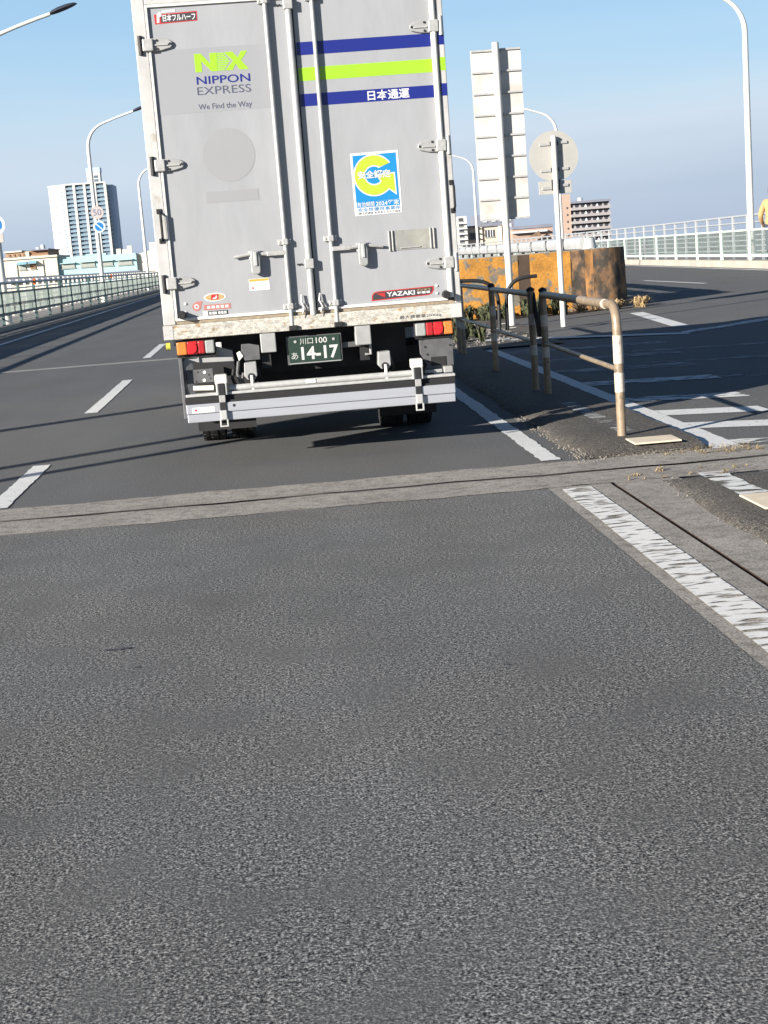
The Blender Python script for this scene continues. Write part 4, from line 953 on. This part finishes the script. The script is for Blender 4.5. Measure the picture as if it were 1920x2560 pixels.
BX(-.2, .5, -.4, -.01, 12.5, 14.9).build('pilaster', CREAM, b4)
# right side
APT = mat('apartment_grey', (.27, .25, .25), .8, 0, .06, .1); APTB = mat('apartment_tan', (.36, .26, .20), .8, 0, .05, .1); APTD = mat('apartment_dark', (.05, .05, .06), .6, 0, .2, .2)
b5 = thing('apartment_block', 'grey apartment block with rows of balconies and a tan stair tower on the right', 'building', (140, 650, -7))
BX(-8, 9.6, 1.6, 14, 0, 25.2).build('wall', APTD, b5); BX(-11.6, -8.0, .8, 14, 0, 29.5).build('stair_tower', APTB, b5)
BX(-8.1, 9.9, -.2, 14.2, 25.2, 26.2).build('roof_slab', SLATE, b5)
for i in range(8):
    z = 1.2 + i * 3.0
    bl = BX(-8.0, 9.9, -.2, 1.6, z, z + 1.2).build('balcony', APT, b5)
    for k in range(7):
        xx = -7.2 + k * 2.6
        MB().prism([(xx, z + 1.2), (xx + 1.2, z + 1.2), (xx + .9, z + 2.2), (xx + .6, z + 2.3)], .2, .5, 'y').build('laundry', SIGNW if k in (2, 4) else APT, bl)
    BX(-9.9, -9.2, .7, .79, z + .8, z + 1.7).build('window', APTD, b5)
MB().tube([(-3, 4, 26.2), (-3, 4, 27.6)], 1.2, 14).build('roof_tank', SIGNW, b5, smooth=True)
b6 = wall_thing('white_apartment', 'white walk-up block with small dark windows at the lorry edge on the right', 'building', 30.0, 32.7, 250, 262, -7, 7.3, mat('plain_white', (.50, .48, .44), .85, 0, .05, .3))
for i in range(5): win(b6, 31.3, 32.0, 2.9 + i * .9, 3.4 + i * .9, APTD); BX(-.2, 1.34, -.5, -.01, 9.4 + i * .9, 9.55 + i * .9).build('balcony', SIGNW, b6)
b7 = wall_thing('cream_house', 'cream two window house beside the white block on the right', 'building', 32.75, 40.0, 252, 264, -7, 5.3, mat('warm_cream', (.46, .40, .32), .85, 0, .05, .3))
win(b7, 33.3, 34.5, 3.3, 4.4, GLASS); win(b7, 36.0, 37.6, 3.5, 4.7, APTD)
for x_ in (36.4, 36.9, 37.3): BX(-.06, .06, -.2, -.12, 10.5, 11.7).build('window_bar', SIGNW, b7, loc=(x_ - 36.37, 0, 0))
BX(-3.7, 3.7, -.4, 12.2, 12.3, 12.6).build('roof_slab', SLATE, b7); BX(-1.3, -.9, -.3, -.01, 5, 12.3).build('pilaster', CREAM, b7); BX(1.9, 2.5, -.3, -.01, 5, 12.3).build('pilaster', CREAM, b7)
b8 = wall_thing('brown_house', 'low pinkish house with a long white eave behind the sign poles', 'building', 40.1, 47.0, 248, 262, -7, 4.4, mat('pink_brown', (.34, .24, .19), .85, 0, .06, .3))
BX(-3.6, 2.4, -.9, -.02, 10.7, 11.0).build('eave', SIGNW, b8); BX(-3.5, 3.5, -.2, 12, 11.4, 11.9).build('roof_slab', SLATE, b8); MB().prism([(-1.0, 10.0), (-.2, 10.3), (.8, 10.9), (1.2, 10.0)], -1.6, -1.2, 'y').build('shrub', mat('shrub_leaf', (.16, .11, .07), .9, 0, .3, 3.), b8)
b9 = wall_thing('grey_apartment', 'grey flat roofed block with white dormers between the two signs', 'building', 41.5, 49.0, 300, 312, -7, 8.4, SLATE)
for x_ in (42.6, 44.4, 46.0, 47.6): win(b9, x_, x_ + .8, 6.9, 7.8, SIGNW); win(b9, x_, x_ + .8, 5.6, 6.3, SIGNW)
b10 = wall_thing('grey_terrace', 'dark roofed terrace above the cream houses right of the lorry', 'building', 38.5, 47.5, 300.5, 312, -7, 7.6, SLATE) if False else None
MB().tube([(2.9, 3, 15.4), (2.9, 3, 16.2)], .6, 12).build('roof_tank', SIGNW, b9, smooth=True)

# ------------------------------------------------------------------ person behind the right fence
def person():
    P = thing('person', 'person in an ochre jacket and dark trousers behind the right railing', 'person', (21.38, 62.2, .03))
    P.scale = (1.9, 1.9, 1.9)
    J = {'pel': (0, 0, .93, .125), 'wai': (0, .0, 1.06, .155), 'che': (0, .02, 1.26, .17), 'nec': (0, .03, 1.45, .075), 'hd0': (0, .06, 1.54, .075), 'hd1': (0, .07, 1.64, .10), 'hd2': (0, .06, 1.73, .07)}
    for s, n in ((-1, 'l'), (1, 'r')):
        J.update({n + 'sh': (s * .19, .02, 1.38, .085), n + 'ua': (s * .235, -.02, 1.24, .075), n + 'el': (s * .27, -.05, 1.10, .062), n + 'fa': (s * .275, .04, .99, .052), n + 'wr': (s * .275, .12, .92, .036), n + 'pa': (s * .275, .17, .885, .038),
                  n + 'hp': (s * .095, 0, .86, .11), n + 'kn': (s * .105, .01, .48, .07), n + 'ca': (s * .105, -.01, .36, .062), n + 'an': (s * .105, -.02, .09, .042), n + 'to': (s * .12, .13, .035, .035)})
        for k in range(4):
            o = (k - 1.5) * .021
            J[n + 'f%d' % k] = (s * (.275 + o), .205, .86 + .002 * k, .010); J[n + 'g%d' % k] = (s * (.275 + o), .235 + .004 * (k % 3), .828, .009); 
        J[n + 't0'] = (s * .237, .18, .875, .011); J[n + 't1'] = (s * .22, .215, .852, .010)
    E_ = [('pel', 'wai'), ('wai', 'che'), ('che', 'nec'), ('nec', 'hd0'), ('hd0', 'hd1'), ('hd1', 'hd2')]
    for n in 'lr':
        E_ += [('che', n + 'sh'), (n + 'sh', n + 'ua'), (n + 'ua', n + 'el'), (n + 'el', n + 'fa'), (n + 'fa', n + 'wr'), (n + 'wr', n + 'pa'), ('pel', n + 'hp'), (n + 'hp', n + 'kn'), (n + 'kn', n + 'ca'), (n + 'ca', n + 'an'), (n + 'an', n + 'to'), (n + 'pa', n + 't0'), (n + 't0', n + 't1')]
        for k in range(4): E_ += [(n + 'pa', n + 'f%d' % k), (n + 'f%d' % k, n + 'g%d' % k)]
    ks = list(J); ix = {k: i for i, k in enumerate(ks)}
    me = bpy.data.meshes.new('body'); me.from_pydata([J[k][:3] for k in ks], [(ix[a], ix[b]) for a, b in E_], [])
    o = bpy.data.objects.new('body', me); C.objects.link(o)
    o.modifiers.new('skin', 'SKIN'); sk = me.skin_vertices[0].data
    for k in ks: sk[ix[k]].radius = (J[k][3],) * 2
    sk[ix['pel']].use_root = True
    sb = o.modifiers.new('sub', 'SUBSURF'); sb.levels = 2; sb.render_levels = 2
    bpy.context.view_layer.update()
    me2 = bpy.data.meshes.new_from_object(o.evaluated_get(bpy.context.evaluated_depsgraph_get()))
    bpy.data.objects.remove(o)
    b = bpy.data.objects.new('body', me2); C.objects.link(b); b.parent = P
    me2.materials.clear()
    for m_ in (mat('ochre_jacket', (.38, .23, .10), .85, 0, .1, 9., .3, 30.), mat('dark_blue_trousers', (.03, .045, .065), .85, 0, .15, 20.), mat('skin_tone', (.42, .26, .18), .6, 0, .05, 20.), mat('black_shoe', (.02, .02, .02), .6, 0, .1, 20.)): me2.materials.append(m_)
    for f in me2.polygons:
        c = f.center; f.use_smooth = True
        if c.z > 1.50 or (abs(c.x) > .205 and c.z < .935 and c.y > .10): f.material_index = 2
        elif c.z > .90: f.material_index = 0
        elif c.z > .10: f.material_index = 1
        else: f.material_index = 3
    n = 16; mb = MB(); vs = []; fs = []
    for j in range(8):
        ph = R(-25 + 115 * j / 7)
        for k in range(n):
            th = 2 * math.pi * k / n
            vs.append((.108 * math.cos(ph) * math.cos(th), .055 + .115 * math.cos(ph) * math.sin(th) - .012, 1.675 + .10 * math.sin(ph) - (.05 if math.sin(th) < -.2 and j < 2 else 0)))
    for j in range(7):
        for k in range(n): fs.append((j * n + k, j * n + (k + 1) % n, (j + 1) * n + (k + 1) % n, (j + 1) * n + k))
    mb.add(vs, fs).build('hair', mat('dark_hair', (.02, .02, .022), .7, 0, .2, 40.), P, smooth=True)
    for s in (-1, 1):
        MB().tube([(s * .036, .155, 1.665), (s * .036, .166, 1.665)], [.014, .008], 8).build('eye', BLACK, P); MB().tube([(s * .098, .06, 1.63), (s * .108, .055, 1.67)], [.012, .016], 8).build('ear', MATS['skin_tone'], P, smooth=True)
    MB().tube([(0, .158, 1.66), (0, .185, 1.625), (0, .165, 1.612)], [.010, .016, .012], 8).build('nose', MATS['skin_tone'], P, smooth=True)
    BX(-.025, .025, .155, .166, 1.578, 1.588).build('mouth', mat('lip', (.30, .13, .10), .6), P)
    P.rotation_euler = (0, 0, R(-35))
person()
bag = None

# ------------------------------------------------------------------ weeds, litter and loose stones
def tuft(mb, cx, cy, cz, n, h, spread, g, droop=.5, w=.012):
    for _ in range(n):
        a = g.uniform(0, 2 * math.pi); L_ = h * g.uniform(.5, 1.); s_ = spread * g.uniform(.1, 1.)
        bx, by = cx + g.uniform(-.15, .15) * spread, cy + g.uniform(-.15, .15) * spread
        dx, dy = math.cos(a) * s_, math.sin(a) * s_; nx, ny = -math.sin(a) * w, math.cos(a) * w
        p = [(bx, by, cz), (bx + dx * .4, by + dy * .4, cz + L_ * .75), (bx + dx, by + dy, cz + L_ * (1 - droop * g.random()))]
        mb.add([(p[0][0] - nx, p[0][1] - ny, p[0][2]), (p[0][0] + nx, p[0][1] + ny, p[0][2]), (p[1][0] + nx, p[1][1] + ny, p[1][2]), (p[1][0] - nx, p[1][1] - ny, p[1][2]), p[2]], [(0, 1, 2, 3), (3, 2, 4)])
g = random.Random(21)
STRAW = mat('dry_straw', (.34, .235, .115), .9, 0, .3, 14.); WEED = mat('green_weed', (.055, .062, .028), .9, 0, .35, 12.)
mb = MB()
for cx, cy in ((7.2, 33.3), (7.55, 33.1), (7.75, 33.4), (8.25, 33.6), (8.45, 33.9), (8.3, 33.3), (6.9, 33.5)): tuft(mb, cx, cy, .02, 40, .34, .40, g, .9, .011)
tag(mb.build('dry_grass', STRAW), 'dry straw coloured grass at the foot of the black painted block end', 'grass', kind='stuff')
mb = MB()
for i in range(30): tuft(mb, g.uniform(3.4, 6.6), g.uniform(32.6, 33.8), .03, 30, g.uniform(.2, .65), .26, g, .6, .03)
for i in range(14): tuft(mb, g.uniform(2.3, 3.6), g.uniform(24.5, 27.5), .06, 26, g.uniform(.15, .5), .22, g, .6, .02)
tag(mb.build('weeds', WEED), 'dark green weeds growing along the foot of the yellow block', 'weeds', kind='stuff')
mb = MB()
for i in range(22): tuft(mb, g.uniform(2.75, 3.5), J1 + g.uniform(-.24, .12), .005, 9, g.uniform(.01, .04), .14, g, .9, .0025)
for i in range(14): tuft(mb, g.uniform(2.2, 3.2), J0 + g.uniform(-.05, .35), .005, 6, g.uniform(.015, .05), .10, g, .9, .003)
tag(mb.build('joint_grass', mat('joint_straw', (.27, .20, .10), .9, 0, .3, 20.)), 'dry grass wisps caught in the expansion joint by the median', 'grass', kind='stuff')
mb = MB()
def stone(mb, x, y, z, r):
    vs = []
    for a in range(5): vs.append((x + r * g.uniform(.7, 1.2) * math.cos(a * 1.257), y + r * g.uniform(.7, 1.2) * math.sin(a * 1.257), z))
    vs.append((x + g.uniform(-.3, .3) * r, y + g.uniform(-.3, .3) * r, z + r * g.uniform(.6, 1.1)))
    mb.add(vs, [(i, (i + 1) % 5, 5) for i in range(5)])
for i in range(800):
    Y = g.uniform(2.5, J0 - .1); X = 2.44 + abs(g.gauss(0, .10)) + (.03 if g.random() < .5 else -.05); stone(mb, X, Y, .0 + .045 * min(1, max(0, (X - 2.44) / .2)) * .7, g.uniform(.003, .012))
for i in range(350):
    Y = g.uniform(J1 + .1, 14); X = 2.20 + g.gauss(0, .03); stone(mb, X, Y, .0 if X < 2.2 else .018, g.uniform(.004, .014))
for i in range(500): stone(mb, g.uniform(2.3, 4.4), g.uniform(24.2, 29), .03, g.uniform(.01, .04))
for i in range(250): stone(mb, g.uniform(2.1, 3.5), J1 + g.uniform(-.15, .2), .004, g.uniform(.003, .012))
tag(mb.build('gravel', mat('loose_stones', (.15, .135, .115), .9, 0, .4, 60.)), 'loose crumbled stones along the broken edge of the median', 'gravel', kind='stuff')
mb = MB()
for i in range(40):
    x_, y_ = g.uniform(3.0, 4.6), g.uniform(26.5, 31); a = g.uniform(0, 3.14); w, l_ = g.uniform(.03, .12), g.uniform(.08, .3); dx, dy = math.cos(a) * l_, math.sin(a) * l_
    mb.add([(x_, y_, .035), (x_ + dx, y_ + dy, .04), (x_ + dx - dy / l_ * w, y_ + dy + dx / l_ * w, .05), (x_ - dy / l_ * w, y_ + dx / l_ * w, .06)], [(0, 1, 2, 3)])
tag(mb.build('litter', mat('pale_litter', (.45, .43, .38), .8, 0, .2, 20.)), 'scraps of pale litter scattered on the median before the block', 'litter', kind='stuff')

g = random.Random(9)
def blot(name, x, y, rx, ry, m_, a=0., z=.005):
    pts = []
    for k in range(14):
        t = 2 * math.pi * k / 14; r = g.uniform(.7, 1.15); px, py = rx * r * math.cos(t), ry * r * math.sin(t)
        pts.append((x + px * math.cos(a) - py * math.sin(a), y + px * math.sin(a) + py * math.cos(a), z))
    return struct(name, MB().add(pts, [tuple(range(14))]), m_)
TAR = mat('tar_spot', (.035, .037, .045), .7, 0, .3, 40., alpha=(.45, .1, 60.))
blot('road_stain', -.86, 6.35, .075, .022, TAR, .1)
for i in range(16): blot('road_stain', g.uniform(-1.6, 1.5), g.uniform(3.2, 9.3), g.uniform(.006, .016), g.uniform(.006, .014), TAR)
